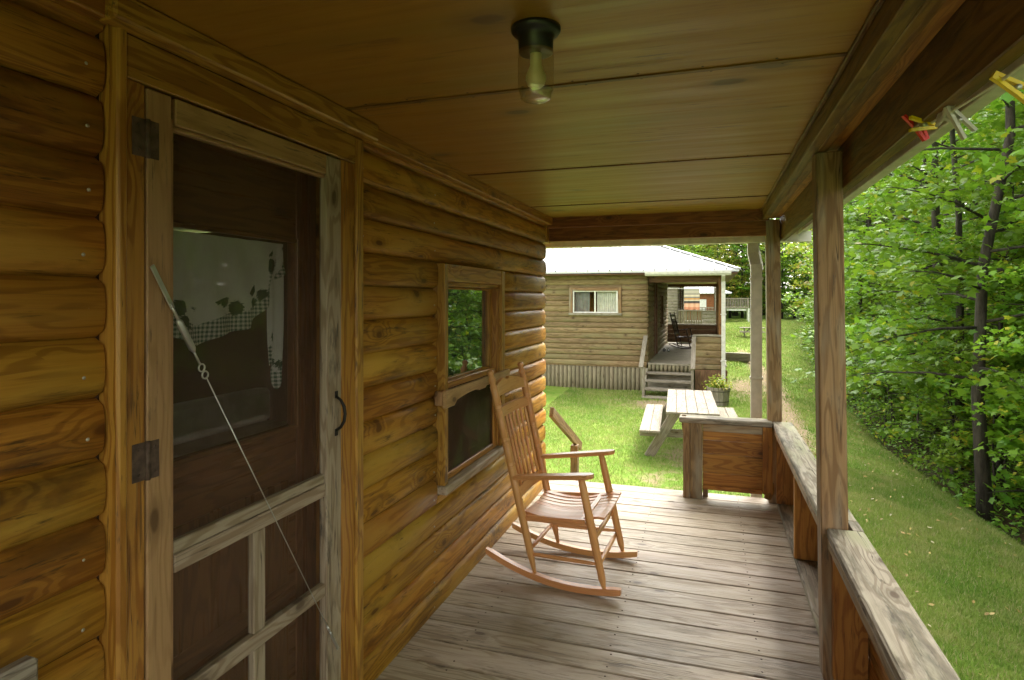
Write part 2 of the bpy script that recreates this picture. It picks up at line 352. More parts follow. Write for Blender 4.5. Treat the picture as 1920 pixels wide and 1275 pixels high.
gy = np.concatenate([np.linspace(-200, -6, 12)[:-1], np.linspace(-6, 40, NY - 40), np.linspace(40, 500, 30)[1:]])
NX, NY = len(gx), len(gy)
XX, YY = np.meshgrid(gx, gy, indexing='ij'); ZZ = gh(XX, YY)
me = bpy.data.meshes.new('ground'); vv = np.stack([XX, YY, ZZ], -1).reshape(-1, 3)
I = np.arange(NX * NY).reshape(NX, NY); ff = np.stack([I[:-1, :-1], I[1:, :-1], I[1:, 1:], I[:-1, 1:]], -1).reshape(-1, 4)
me.vertices.add(len(vv)); me.vertices.foreach_set('co', vv.astype(np.float32).ravel())
me.loops.add(ff.size); me.loops.foreach_set('vertex_index', ff.astype(np.int32).ravel()); me.polygons.add(len(ff)); me.polygons.foreach_set('loop_start', np.arange(len(ff), dtype=np.int32) * 4)
me.update(calc_edges=True); me.polygons.foreach_set('use_smooth', [True] * len(ff))
at = me.attributes.new('dirt', 'FLOAT', 'POINT'); at.data.foreach_set('value', dirt(XX, YY).ravel().astype(np.float32))
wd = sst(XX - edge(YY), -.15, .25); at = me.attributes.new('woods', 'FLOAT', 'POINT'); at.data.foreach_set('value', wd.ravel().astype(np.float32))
t = NT('ground_soil_grass'); c = t.n('TexCoord').outputs['Object']
n1 = t.noise(c, 1.1, 5, .6); n2 = t.noise(c, 38, 4, .7); n3 = t.noise(c, 5, 5, .65)
gcol = t.mix(t.ramp(n1, .35, .65), (.11, .20, .026), (.18, .27, .045)); gcol = t.mix(t.ramp(n3, .45, .75, 0, .7), gcol, (.28, .27, .10)); gcol = t.mix(t.ramp(n2, .4, .7, 0, .5), gcol, (.09, .17, .02))
dcol = t.mix(t.ramp(n2, .35, .7), (.33, .25, .17), (.20, .145, .09))
dm = t.math('ADD', t.n('Attribute', attribute_name='dirt').outputs['Fac'], t.math('MULTIPLY', t.math('SUBTRACT', n3, .5), 1.1)); dm = t.ramp(dm, .35, .75, 0, .92)
col = t.mix(dm, gcol, dcol)
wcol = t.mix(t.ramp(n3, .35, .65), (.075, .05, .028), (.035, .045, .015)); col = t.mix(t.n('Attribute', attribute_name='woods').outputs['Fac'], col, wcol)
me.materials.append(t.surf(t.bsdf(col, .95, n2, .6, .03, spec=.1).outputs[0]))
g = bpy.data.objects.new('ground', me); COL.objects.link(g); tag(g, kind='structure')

# lawn blades
def blades(n, fx, fy, size, wid):
    x = fx; y = fy; ok = (x < edge(y) + .1) & (rng.random(len(x)) > dirt(x, y) * 1.15 - .12)
    ok &= ~((x > -4.9) & (x < .66) & (y < 5.2)); ok &= ~((x > -6.2) & (x < .35) & (y > 15.3) & (y < 22.9)); ok &= ~((x > -6.2) & (x < .35) & (y > 29.8) & (y < 37))
    x, y = x[ok], y[ok]; n = len(x); z = gh(x, y) - .005
    a = rng.random(n) * 6.283; ln = size[ok] if hasattr(size, '__len__') else size; ln = ln * rng.uniform(.55, 1.3, n); w = wid[ok] if hasattr(wid, '__len__') else wid
    b = a + rng.uniform(-1.2, 1.2, n) + 1.57; ten = rng.uniform(.15, .9, n)
    dx, dy = np.cos(a) * w / 2, np.sin(a) * w / 2
    P = np.empty((n, 3, 3)); P[:, 0] = np.stack([x - dx, y - dy, z], -1); P[:, 1] = np.stack([x + dx, y + dy, z], -1)
    P[:, 2] = np.stack([x + np.cos(b) * ln * ten, y + np.sin(b) * ln * ten, z + ln * np.sqrt(1 - .6 * ten ** 2)], -1)
    cl = np.sin(x * 2.1 + np.sin(y * 1.7)) * np.cos(y * 1.9 + x) * .25
    return P.reshape(-1, 3), np.clip(rng.random(n) * .7 + .15 + cl, 0, 1)
N1 = 230000
u = rng.random(N1); yy = 1.0 + 9 * rng.random(N1); xx = .62 + 3.6 * rng.random(N1)
a1 = blades(N1, xx, yy, .045, .008)
N2 = 160000; yy = 5.0 + 11.0 * rng.random(N2); xx = -3.4 + 7.2 * rng.random(N2); dd = np.clip(yy / 8, 1, 2)
a2 = blades(N2, xx, yy, .05 * np.ones(N2), .009 * dd)
N3 = 110000; yy = 14 + 34 * rng.random(N3) ** 1.3; xx = -2 + 9 * rng.random(N3)
a3 = blades(N3, xx, yy, .07 * np.ones(N3), .02 * np.clip(yy / 20, 1, 2))
gr = np_obj('lawn_grass', np.concatenate([a1[0], a2[0], a3[0]]), 3, M['grassblade'], rnd=np.concatenate([a1[1], a2[1], a3[1]]))
tag(gr, kind='stuff', label='short mown green grass of the lawn round the cabins', cat='grass')

# ------------------------------------------------------------ log siding
def siding(mb, o, ax, nrm, L, z0, z1, pitch=.1365, bulge=.03, phase=0.0, opens=(), m=0, mnail=None, joints=0, nail_at=(), vertical=False):
    """half-log boards on a wall; o = point at start (z ignored), ax = direction along, nrm = outward"""
    o = Vector(o); ax = Vector(ax); nrm = Vector(nrm); up = Vector((0, 0, 1))
    z = z0 - ((z0 - phase) % pitch); row = 0
    while z < z1 - 1e-4:
        za, zb = max(z, z0), min(z + pitch, z1)
        cuts = sorted(set([0, L] + [c for q in opens for c in q[:2]]))
        cuts = [c for c in cuts if 0 <= c <= L]
        segs = []
        for a, b in zip(cuts, cuts[1:]):
            rngs = [(za, zb)]
            for (oa, ob, oz0, oz1) in opens:
                if a >= oa - 1e-5 and b <= ob + 1e-5:
                    nr = []
                    for (p, q) in rngs:
                        if oz1 <= p or oz0 >= q: nr.append((p, q)); continue
                        if oz0 > p: nr.append((p, oz0))
                        if oz1 < q: nr.append((oz1, q))
                    rngs = nr
            for rg in rngs: segs.append([a, b, rg])
        mg = []
        for sg in segs:
            if mg and abs(mg[-1][1] - sg[0]) < 1e-6 and mg[-1][2] == sg[2]: mg[-1][1] = sg[1]
            else: mg.append(sg)
        for a, b, (p, q) in mg:
            if q - p < .004: continue
            js = [a] + sorted(random.uniform(a + .6, b - .6) for _ in range(joints) if b - a > 2.2 and random.random() < .5) + [b]
            for ja, jb in zip(js, js[1:]):
                wob = random.uniform(-.003, .003); rn = random.random(); go = Vector([random.uniform(0, 40) for _ in range(3)])
                K = 9; N = max(1, int((jb - ja) / .35)); prof = []
                for k in range(K + 1):
                    zz = p + (q - p) * k / K; s_ = (zz - z) / pitch
                    e = abs(2 * s_ - 1); h = bulge * math.sqrt(max(0, 1 - (e * .97) ** 3.0)) + wob
                    if s_ < .07 or s_ > .96: h = .002
                    prof.append((zz, h))
                vs = []; gs = []
                for i in range(N + 1):
                    tt = (ja + .0015) + (jb - ja - .003) * i / N; endr = 1.0
                    for ring in ((0.0,) if 0 < i < N else (0, 1)):
                        for (zz, h) in prof:
                            pos = tt; hh = h
                            if i == 0: pos = tt + (0 if ring == 0 else .006); hh = h - (.006 if ring == 0 else 0)
                            if i == N: pos = tt - (.006 if ring == 0 else 0); hh = h - (0 if ring == 0 else .006)
                            if (p, q) != (za, zb): hh = h
                            wav = .0015 * math.sin(tt * 3.1 + rn * 20)
                            vs.append(o + ax * pos + nrm * (hh + wav) + up * zz); gs.append((pos, zz * 1.0 + h, h))
                nr = N + 3; fs = []
                nr = len(vs) // (K + 1)
                flip = (ax.cross(up)).dot(nrm) < 0
                for i in range(nr - 1):
                    for k in range(K):
                        f = (i * (K + 1) + k, (i + 1) * (K + 1) + k, (i + 1) * (K + 1) + k + 1, i * (K + 1) + k + 1)
                        fs.append(tuple(reversed(f)) if flip else f)
                # end caps
                base = len(vs)
                for i in (0, nr - 1):
                    for k in range(K + 1):
                        w = vs[i * (K + 1) + k]; dn = (w - o).dot(nrm); vs.append(w - nrm * (dn + .02)); gs.append(gs[i * (K + 1) + k])
                for j, i in enumerate((0, nr - 1)):
                    for k in range(K):
                        f = (i * (K + 1) + k, i * (K + 1) + k + 1, base + j * (K + 1) + k + 1, base + j * (K + 1) + k)
                        fs.append(f if (j == 0) != flip else tuple(reversed(f)))
                mb.add(vs, fs, gs, m, rn, True, go)
            if mnail is not None and (p, q) == (za, zb):
                for tn in nail_at:
                    if a < tn < b:
                        zc = z + pitch * .42; c = o + ax * (tn + random.uniform(-.008, .008)) + nrm * (bulge - .001) + up * (zc + random.uniform(-.01, .01))
                        mb.lathe([(.0045, 0), (.0045, .002), (.003, .0035), (0, .004)], c, 8, mnail, nrm)
        z += pitch; row += 1

# ------------------------------------------------------------ our cabin
WX = -1.31            # plane behind the half logs; their bellies reach -1.28
cab = thing('log_cabin', 'honey stained log cabin with the covered porch in the foreground', 'cabin', (0, 0, 0))
DOOR = (1.035, 2.065, -.05, 2.15); WIN = (2.80, 3.74, .562, 1.729)
Y0, Y1 = -2.5, 4.92
mb = MB()
siding(mb, (WX, Y0, 0), (0, 1, 0), (1, 0, 0), -Y0 + DOOR[0], -.05, 2.2, phase=1.735, bulge=.031, m=0, mnail=1, nail_at=(-Y0 + .985, -Y0 + .4))
siding(mb, (WX, DOOR[1], 0), (0, 1, 0), (1, 0, 0), Y1 - DOOR[1], -.05, 2.2, phase=1.735, bulge=.033, opens=[(WIN[0] - DOOR[1], WIN[1] - DOOR[1], WIN[2], WIN[3])], m=2, mnail=1, nail_at=(.03, WIN[0] - DOOR[1] - .04, Y1 - DOOR[1] - .03), joints=0)
siding(mb, (WX, Y1, 0), (-1, 0, 0), (0, 1, 0), 4.6, -.3, 2.2, phase=1.735, m=2)
mb.build('log_wall', [M['log'], M['nail'], M['log']], cab)
mb = MB()   # wall core with door and window openings
def core(mb, y0, y1, z0, z1, x0=-1.42, x1=WX - .001): mb.span((x0, y0, z0), (x1, y1, z1), 1, ch=0.0005)
core(mb, Y0, 1.05, -.3, 2.2); core(mb, 1.05, 2.02, 2.12, 2.2); core(mb, 1.05, 2.02, -.3, -.01); core(mb, 2.02, 2.835, -.3, 2.2)
core(mb, 2.835, 3.68, -.3, .6); core(mb, 2.835, 3.68, 1.66, 2.2); core(mb, 3.68, Y1 - .002, -.3, 2.2)
mb.span((-5.9, Y1 - .12, -.3), (-1.421, Y1 - .003, 2.2), 0); mb.span((-5.9, Y0, -.3), (-1.421, Y0 + .1, 2.2), 0)
for a, b, c, d in ((Y0 + .1, 1.2, -.3, 2.2), (2.6, Y1 - .13, -.3, 2.2), (1.2, 2.6, -.3, .9), (1.2, 2.6, 1.9, 2.2)): mb.span((-5.9, a, c), (-5.8, b, d), 1)  # unseen back wall; its window gap is added to let daylight into the room
mb.span((-5.8, Y0 + .1, -.3), (-1.421, Y1 - .13, -.02), 1)
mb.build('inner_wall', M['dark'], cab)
# deck
mb = MB(); y = 5.135; k = 0
while y > -2.5:
    w = .162; mb.box((-.35, y - w / 2, -.019 + random.uniform(-.0012, .0012)), (1.97, w - .006, .038), 0, None, 0, .004); y -= w + .0005
mb.span((-1.25, -2.4, -.20), (.60, 5.09, -.045), 1, m=1)
y = 5.135
while y > 0:
    for x in (-1.05, -.42, .2):
        for dy in (.03, .125): mb.lathe([(.0045, 0), (.004, .001), (0, .0014)], (x + random.uniform(-.008, .008), y - dy, .0005), 7, 2)
    y -= .1625
mb.build('deck', [M['deck'], M['nbrown'], M['hinge']], cab)
mb = MB()
yy_ = 5.10
while yy_ > -2.4:
    pr = [(.0, .02), (.05, .03), (.1, .02)]
    mb.span((.585, yy_ - .135, -.82), (.61, yy_, -.045), 2); yy_ -= .14
mb.span((-1.2, 5.09, -.82), (.6, 5.115, -.045), 2)
mb.build('skirting', M['nskirt'], cab)
# ceiling
mb = MB(); ys = [-2.5, -1.78, -.56, .66, 1.885, 3.105, 4.325, 5.0]
for a, b in zip(ys, ys[1:]): mb.span((-1.42, a + .0025, 2.225), (.503, b - .0025, 2.24), 0, ch=.002)
for y in ys[3:-1]:
    for x in np.arange(-1.15, .36, .19):
        for dy in (-.022, .022): mb.lathe([(0, -.0016), (.004, -.001), (.0045, 0)], (x + random.uniform(-.02, .02), y + dy, 2.2252), 7, 1)
mb.build('porch_ceiling', [M['ply'], M['hinge']], cab)
for y in ys[3:-1]: mb = MB(); mb.span((-1.28, y - .010, 2.2205), (.37, y + .010, 2.2248), 0, ch=.0008); mb.build('seam_strip', M['trim_dark'], cab)
mb = MB()
mb.span((-1.275, DOOR[1] + .01, 2.165), (-1.235, 4.97, 2.2245), 1); mb.span((-1.275, -2.5, 2.165), (-1.235, DOOR[0] - .01, 2.2245), 1)
mb.span((-1.262, DOOR[0] - .04, 2.162), (-1.205, DOOR[1] + .04, 2.2248), 1, ch=.006)
mb.span((-1.42, 4.921, 2.02), (-1.276, 5.05, 2.224), 2)
mb.build('cornice', M['trim'], cab)
# beams
mb = MB(); mb.span((.37, -2.45, 2.145), (.41, 4.96, 2.24), 1); mb.span((.413, -2.45, 2.149), (.452, 4.96, 2.24), 1); mb.span((.355, -2.45, 2.212), (.3695, 4.96, 2.2245), 1); mb.build('inner_beam', M['beam'], cab)
mb = MB(); mb.span((.4525, -2.45, 2.168), (.5045, 5.1, 2.184), 1); mb.build('beam_soffit', M['trim'], cab)
mb = MB(); mb.span((.505, -2.6, 1.995), (.545, 5.12, 2.26), 1); mb.build('porch_beam', M['beam'], cab)
mb = MB(); mb.span((-1.30, 4.965, 2.14), (.42, 5.005, 2.24), 0); mb.build('end_beam', M['header'], cab)
mb = MB(); mb.span((-1.30, 5.01, 2.03), (.42, 5.05, 2.2), 0); mb.build('end_beam', M['header'], cab)
mb = MB(); mb.span((.546, -2.6, 2.10), (.66, 5.34, 2.115), 1); mb.span((-6.3, 5.051, 2.10), (.55, 5.34, 2.114), 0); mb.build('soffit', M['ply'], cab)
def channel(mb, p0, p1, out, w=.10, h=.085, m=0):
    p0 = Vector(p0); p1 = Vector(p1); out = Vector(out); up = Vector((0, 0, 1)); T = .003
    pr = [(0, h), (0, 0), (w * .62, 0), (w * .92, h * .45), (w, h), (w - .012, h), (w - .012, h - .006)]
    rr = [(a + 0, b) for a, b in pr]; inner = [(a + (T if i < 2 else -T), b + (T if 0 < i < 4 else 0)) for i, (a, b) in enumerate(pr)]
    ring = rr + inner[::-1]; n = len(ring); vs = [p0 + out * a + up * b for a, b in ring] + [p1 + out * a + up * b for a, b in ring]
    fs = [(i, (i + 1) % n, (i + 1) % n + n, i + n) for i in range(n)] + [tuple(range(n)), tuple(reversed(range(n, 2 * n)))]
    mb.add(vs, fs, None, m)
mb = MB(); channel(mb, (.665, -2.6, 2.085), (.665, 5.345, 2.085), (1, 0, 0)); channel(mb, (-6.3, 5.345, 2.005), (.76, 5.345, 2.005), (0, 1, 0))
mb.span((.652, -2.6, 2.06), (.664, 5.34, 2.19), 1); mb.span((-6.3, 5.3, 2.005), (.66, 5.342, 2.16), 0, m=0)
mb.build('gutter', M['gutter'], cab)
mb = MB()
mb.tube([(.40, 5.42, 2.03), (.40, 5.42, 1.95), (.42, 5.36, 1.84), (.42, 5.30, 1.78)], .038, 4, smooth=False)
mb.beam((.405, 5.31, 1.83), (.405, 5.31, -.78), .085, .062, up=(0, 1, 0)); mb.beam((.385, 5.41, 2.04), (.385, 5.40, 1.91), .085, .062, up=(0, 1, 0)); mb.beam((.385, 5.41, 1.93), (.405, 5.31, 1.80), .084, .061, up=(0, 1, 0))
for z in (1.7, .9, .0): mb.span((.355, 5.27, z), (.455, 5.345, z + .02), 0)
dsp = mb.build('downspout', M['gutterg'], cab); dsp.location.x = -.055
def hip_roof(mb, x0, x1, y0, y1, z, slope, seam=.27, th=.05):
    w = (x1 - x0) / 2; h = w * slope; cx = (x0 + x1) / 2; ra = Vector((cx, y0 + w, z + h)); rb = Vector((cx, y1 - w, z + h))
    if rb.y < ra.y: ra = rb = Vector((cx, (y0 + y1) / 2, z + h))
    c = [Vector((x0, y0, z)), Vector((x1, y0, z)), Vector((x1, y1, z)), Vector((x0, y1, z))]; lo = [q - Vector((0, 0, th)) for q in c]
    vs = c + [ra, rb] + lo
    fs = [(0, 1, 4), (1, 2, 5, 4), (2, 3, 5), (3, 0, 4, 5), (1, 0, 6, 7), (2, 1, 7, 8), (3, 2, 8, 9), (0, 3, 9, 6), (6, 9, 8, 7)]
    mb.add(vs, fs)
    def ribs(p, q, inn, L, W):
        n = int(L / seam); d = (q - p).normalized()
        for i in range(1, n):
            s = i * L / n; run = min(s, L - s, W) - .02
            if run < .1: continue
            a = p + d * s + Vector((0, 0, .012)); mb.beam(a - inn * .01, a + inn * run + Vector((0, 0, run * slope)), .035, .035, m=1, ch=.006)
    ribs(c[0], c[1], Vector((0, 1, 0)), x1 - x0, w); ribs(c[1], c[2], Vector((-1, 0, 0)), y1 - y0, w)
    ribs(c[3], c[0], Vector((1, 0, 0)), y1 - y0, w); ribs(c[2], c[3], Vector((0, -1, 0)), x1 - x0, w)
    for q, r_ in ((c[0], ra), (c[1], ra), (c[2], rb), (c[3], rb)): mb.beam(q + Vector((0, 0, .02)), r_ + Vector((0, 0, .02)), .12, .02)
mb = MB(); hip_roof(mb, -6.5, .70, -2.9, 5.38, 2.30, .39); mb.build('roof', [M['roof'], M['rib']], cab)
# posts
def post(x, y, top, lean, base=-.0):
    mb = MB(); mb.beam((x + lean, y, base), (x, y, top), .1, .1, up=(0, 1, 0), ch=.005); return mb.build('porch_post', M['post'], cab)
post(.455, 2.80, 2.146, .03); post(.448, 5.055, 2.0 + .15, .02); post(.455, -2.3, 2.146, .03); post(.455, .2, 2.146, .03)
# side railing
mb = MB(); mb.span((.445, -2.4, .585), (.582, 2.745, .624), 1, ch=.007); mb.build('rail_cap', M['cap'], cab)
mb = MB(); mb.span((.445, 2.858, .585), (.582, 5.0, .624), 1, ch=.007); mb.build('rail_cap', M['cap'], cab)
mb = MB(); mb.span((.541, 2.7465, .5855), (.5815, 2.8565, .6235), 1, ch=.002); mb.build('rail_cap', M['cap'], cab)
mb = MB(); mb.span((.47, -2.4, .002), (.588, 2.74, .04), 1, ch=.004); mb.span((.47, 2.86, .002), (.588, 4.93, .04), 1, ch=.004); mb.build('bottom_plate', M['cap'], cab)
for y in (.25, 1.45, 2.715, 3.9, 4.90):
    mb = MB(); mb.span((.462, y - .02, .0405), (.585, y + .02, .584), 2); mb.build('rail_stud', M['orange'], cab)
mb = MB(); z = .0
for i in range(4):
    mb.span((.590, -2.4, .0 + i * .145), (.606, 5.04, .0 + i * .145 + .142), 1)
mb.build('rail_panel', M['orange'], cab)
mb = MB(); mb.span((.447, 2.862, .545), (.461, 4.99, .584), 1); mb.span((.447, -2.4, .545), (.461, 2.74, .584), 1); mb.build('rail_trim', M['post'], cab)
# end panel
mb = MB(); mb.span((-.235, 4.935, .585), (.442, 5.085, .626), 0, ch=.008); mb.build('end_rail_cap', M['cap'], cab)
mb = MB(); mb.span((-.205, 4.945, 0), (-.155, 5.08, .584), 2); mb.span((-.152, 4.95, .0), (-.062, 5.04, .584), 2); mb.span((-.059, 5.013, 0), (-.02, 5.075, .16), 2); mb.span((-.06, 4.952, .525), (.37, 4.985, .584), 0); mb.build('end_rail_post', M['post'], cab)
mb = MB(); zz = [.075, .2, .345, .45, .524]
for a, b in zip(zz, zz[1:]): mb.span((-.06, 4.99, a + .001), (.40, 5.01, b - .001), 0, ch=.004)
mb.build('end_rail_panel', M['orange'], cab)
mb = MB(); mb.span((-.06, 4.955, .075), (.37, 4.985, .108), 0); mb.span((.372, 4.953, .08), (.44, 4.984, .584), 2, rnd=.5); mb.build('end_rail_trim', M['orange'], cab)
mb = MB(); mb.tube([(.405, 4.96, .045), (.425, 4.99, .1), (.425, 4.99, .16)], [.025, .035, .03], 8); mb.build('end_rail_foot', M['beam'], cab)
# stair
for x in (-1.24, -.17):
    mb = MB(); mb.beam((x - .03, 4.98, .60), (x - .03, 6.17, .04), .035, .085); mb.build('handrail', M['post'], cab)
    mb = MB(); mb.span((x - .065, 5.86, -.83), (x + .005, 5.94, .115), 2); mb.build('handrail_post', M['post'], cab)
mb = MB()
for i in range(3): mb.span((-1.2, 5.16 + i * .27, -.235 - i * .19), (-.2, 5.44 + i * .27, -.2 - i * .19), 0)
for x in (-1.2, -.235): mb.beam((x + .018, 5.15, -.13), (x + .018, 6.0, -.74), .04, .2)
mb.build('stair', M['ngrey'], cab)

# door casing
mb = MB(); cx0, cx1 = WX, -1.255
mb.span((cx0, 1.035, -.02), (cx1 + .008, 1.062, 2.215), 2, ch=.006); mb.span((cx0, 1.0625, -.02), (cx1, 1.112, 2.0585), 2)
mb.span((cx0, 1.921, -.02), (cx1, 2.012, 2.0585), 2); mb.span((cx0, 2.0125, -.02), (cx1 + .008, 2.064, 2.16), 2, ch=.006)
mb.span((cx0, 1.0625, 2.0595), (cx1 + .003, 2.012, 2.16), 1)
mb.span((-1.42, 1.052, -.02), (-1.311, 1.10, 2.12), 2); mb.span((-1.42, 1.93, -.02), (-1.311, 2.018, 2.12), 2); mb.span((-1.42, 1.10, 2.07), (-1.311, 1.93, 2.12), 1)
mb.build('door_casing', M['trim'], cab)
mb = MB(); mb.span((-1.42, 1.10, -.015), (-1.22, 1.93, .012), 1); mb.build('door_sill', M['cap'], cab)
# screen door
dr = bpy.data.objects.new('screen_door', None); COL.objects.link(dr); dr.parent = cab
dx0, dx1 = -1.285, -1.252
mb = MB(); mb.span((dx0, 1.115, .02), (dx1, 1.185, 2.052), 2); mb.span((dx0, 1.1855, .02), (dx1 - .006, 1.197, 2.0), 2)
mb.span((dx0, 1.1975, 1.985), (dx1 - .001, 1.83, 2.052), 1); mb.span((dx0, 1.198, 1.972), (dx1 - .008, 1.83, 1.9845), 1); mb.build('frame', M['door'], dr)
mb = MB(); mb.span((dx0, 1.831, .02), (dx1, 1.918, 2.052), 2); mb.span((dx0, 1.1975, .86), (dx1 - .004, 1.83, .905), 1); mb.span((dx0, 1.1975, .906), (dx1 - .009, 1.83, .938), 1)
mb.span((dx0, 1.1975, .51), (dx1 - .006, 1.83, .556), 1); mb.span((dx0, 1.482, .557), (dx1 - .008, 1.532, .859), 2); mb.span((dx0, 1.482, .15), (dx1 - .008, 1.532, .509), 2)
mb.span((dx0, 1.1975, .02), (dx1, 1.83, .149), 1); mb.build('rail', M['door_grey'], dr)
mb = MB(); mb.span((-1.279, 1.19, .1), (-1.278, 1.835, 1.99), 2, ch=.0001); mb.build('insect_screen', M['screen'], dr)
for z in (1.93, 1.165):
    mb = MB(); mb.span((-1.2549, 1.076, z - .045), (-1.2525, 1.111, z + .045), 2, ch=.001); mb.span((-1.2515, 1.119, z - .045), (-1.2495, 1.146, z + .045), 2, ch=.001)
    mb.tube([(-1.2505, 1.115, z - .046), (-1.2505, 1.115, z + .046)], .006, 10)
    for dz in (-.03, .03):
        for yy in (1.093, 1.134): mb.lathe([(.004, 0), (.003, .0015), (0, .002)], (-1.2520 if yy < 1.1 else -1.2494, yy, z + dz), 8, 0, (1, 0, 0))
    mb.build('hinge', M['hinge'], dr)
mb = MB(); pts = [(-1.25, 1.885, 1.20), (-1.232, 1.885, 1.188), (-1.218, 1.885, 1.165), (-1.214, 1.885, 1.14), (-1.218, 1.885, 1.115), (-1.232, 1.885, 1.092), (-1.25, 1.885, 1.08)]
mb.tube(pts, [.005, .005, .006, .006, .006, .005, .005], 10); mb.span((-1.2515, 1.876, 1.195), (-1.2485, 1.894, 1.22), 2); mb.span((-1.2515, 1.876, 1.06), (-1.2485, 1.894, 1.085), 2); mb.build('handle', M['iron'], dr)
mb = MB(); P1 = Vector((-1.243, 1.122, 1.625)); P3 = Vector((-1.243, 1.885, .30)); d = (P3 - P1).normalized()
P = lambda s: P1 + d * s
mb.beam(P(-.005), P(.115), .013, .004, up=(1, 0, 0)); mb.tube([P(.10), P(.155)], .0035, 8); mb.tube([P(.145), P(.155), P(.235), P(.245)], [.004, .0085, .0085, .004], 10); mb.tube([P(.24), P(.285)], .0028, 8)
for s0 in (.295, .318):
    rg = [P(s0) + (d * math.cos(a) + d.cross(Vector((1, 0, 0))) * math.sin(a)) * .010 for a in np.linspace(0, 2 * math.pi, 13)]; mb.tube(rg, .0022, 6)
mb.tube([P(.325), P(1.45)], .0016, 6)
for s0 in (1.40, 1.43): mb.tube([P(s0), P(s0 + .025)], .004, 8)
mb.beam(P(1.45), P(1.53), .012, .004, up=(1, 0, 0)); mb.build('brace_cable', M['zinc'], dr)
# inner door
idr = bpy.data.objects.new('inner_door', None); COL.objects.link(idr); idr.parent = cab
ix0, ix1 = -1.405, -1.365
mb = MB(); mb.span((ix0, 1.102, 0), (ix1, 1.215, 2.068), 2); mb.span((ix0, 1.812, 0), (ix1, 1.928, 2.068), 2); mb.span((ix0, 1.2155, 1.755), (ix1, 1.8115, 2.068), 1); mb.span((ix0, 1.2155, 0), (ix1, 1.8115, 1.105), 1)
for a, b in ((.15, .5), (.58, .93)): mb.span((ix1 + .001, 1.27, a), (ix1 + .012, 1.76, b), 2, ch=.008)
for s in ((1.203, 1.218, 1.10, 1.76), (1.809, 1.824, 1.10, 1.76)): mb.span((ix1 - .01, s[0], s[2]), (ix1 + .008, s[1], s[3]), 2)
mb.span((ix1 - .01, 1.2185, 1.745), (ix1 + .008, 1.8085, 1.76), 1); mb.span((ix1 - .01, 1.2185, 1.095), (ix1 + .008, 1.8085, 1.11), 1); mb.build('panel', M['inner'], idr)
mb = MB(); mb.span((-1.386, 1.218, 1.108), (-1.383, 1.809, 1.747), 2, ch=.0003); mb.build('pane', M['doorglass'], idr)
# curtain on the inner door
def drape(mb, edge_fn, y0, y1, ztop, x, amp=.008, ny=90, nz=22, fr=60, fw=0.0):
    vs = []; gs = []
    for i in range(ny + 1):
        y = y0 + (y1 - y0) * i / ny; zb = edge_fn((y - y0) / (y1 - y0))
        for k in range(nz + 1):
            s = k / nz; z = ztop + (zb - ztop) * s
            vs.append((x + amp * math.sin(fr * y + 1.5 * math.sin(3 * s + y * 9)) * (.4 + s), y, z)); gs.append((y, z, min(1, (z - zb) / .18)))
    fs = [(i * (nz + 1) + k, (i + 1) * (nz + 1) + k, (i + 1) * (nz + 1) + k + 1, i * (nz + 1) + k + 1) for i in range(ny) for k in range(nz)]
    mb.add(vs, fs, gs, 0, .5, True, Vector((0, 0, 0)))
mb = MB()
def val(s): return 1.41 + .10 * (2 * s - .75) ** 2 * (1) + .02 * abs(math.sin(s * 9)) + (.06 * (s > .86)) - .0
drape(mb, val, 1.225, 1.80, 1.742, -1.412)
drape(mb, lambda s: 1.22 + .10 * (1 - s) + .03 * math.sin(s * 9), 1.725, 1.805, 1.742, -1.416, fr=110, ny=30)
cu = mb.build('curtain', M['curtain']); tag(cu, 'white valance curtain with green checked hem and leaf print behind the door glass', 'curtain')
# stove inside
st = thing('kitchen_stove', 'white kitchen stove seen through the screen door glass', 'stove', (-2.1, 2.42, -.02))
mb = MB(); mb.span((-.3, -.38, .0), (.3, .38, .90), 2, ch=.01); mb.build('body', M['white'], st)
mb = MB(); mb.span((-.3, -.38, .902), (-.2, .38, 1.08), 1, ch=.02); mb.build('back_panel', M['white'], st)
mb = MB(); mb.tube([(.33, -.3, .76), (.33, .3, .76)], .012, 8); mb.span((.3, -.3, .75), (.33, -.28, .77)); mb.span((.3, .28, .75), (.33, .3, .77)); mb.build('handle', M['zinc'], st)
mb = MB(); mb.span((.301, -.32, .3), (.306, .32, .7), 1); mb.build('oven_window', M['black'], st)
# window
wn_ = bpy.data.objects.new('window', None); COL.objects.link(wn_); wn_.parent = cab
y0, y1, z0, z1 = WIN
mb = MB(); mb.span((WX - .03, y0 + .001, z0 + .05), (-1.262, y0 + .042, z1 - .002), 2); mb.span((WX - .03, y1 - .06, z0 + .05), (-1.262, y1 - .001, z1 - .002), 2)
mb.span((WX - .03, y0 + .043, z1 - .09), (-1.265, y1 - .061, z1 - .002), 1)
mb.span((WX - .03, y0 + .043, z1 - .115), (-1.285, y1 - .061, z1 - .0905), 1, m=0); mb.span((-1.36, y1 - .10, z0 + .06), (-1.28, y1 - .061, z1 - .116), 2)
mb.span((-1.36, y0 + .043, z0 + .06), (-1.285, y0 + .052, z1 - .116), 2)
mb.build('frame', M['trim'], wn_)
mb = MB(); mb.span((WX - .03, y0 - .003, z0 + .005), (-1.248, y1 + .003, z0 + .047), 1, ch=.006); mb.build('sill', M['door_grey'], wn_)
ya, yb = y0 + .053, y1 - .101
mb = MB(); mb.span((-1.345, ya, 1.10), (-1.322, ya + .015, z1 - .117), 2); mb.span((-1.345, yb - .045, 1.10), (-1.318, yb, z1 - .117), 2); mb.span((-1.345, ya + .0155, 1.10), (-1.318, yb - .046, 1.13), 1); mb.span((-1.345, ya + .0155, 1.60), (-1.318, yb - .046, z1 - .1175), 1)
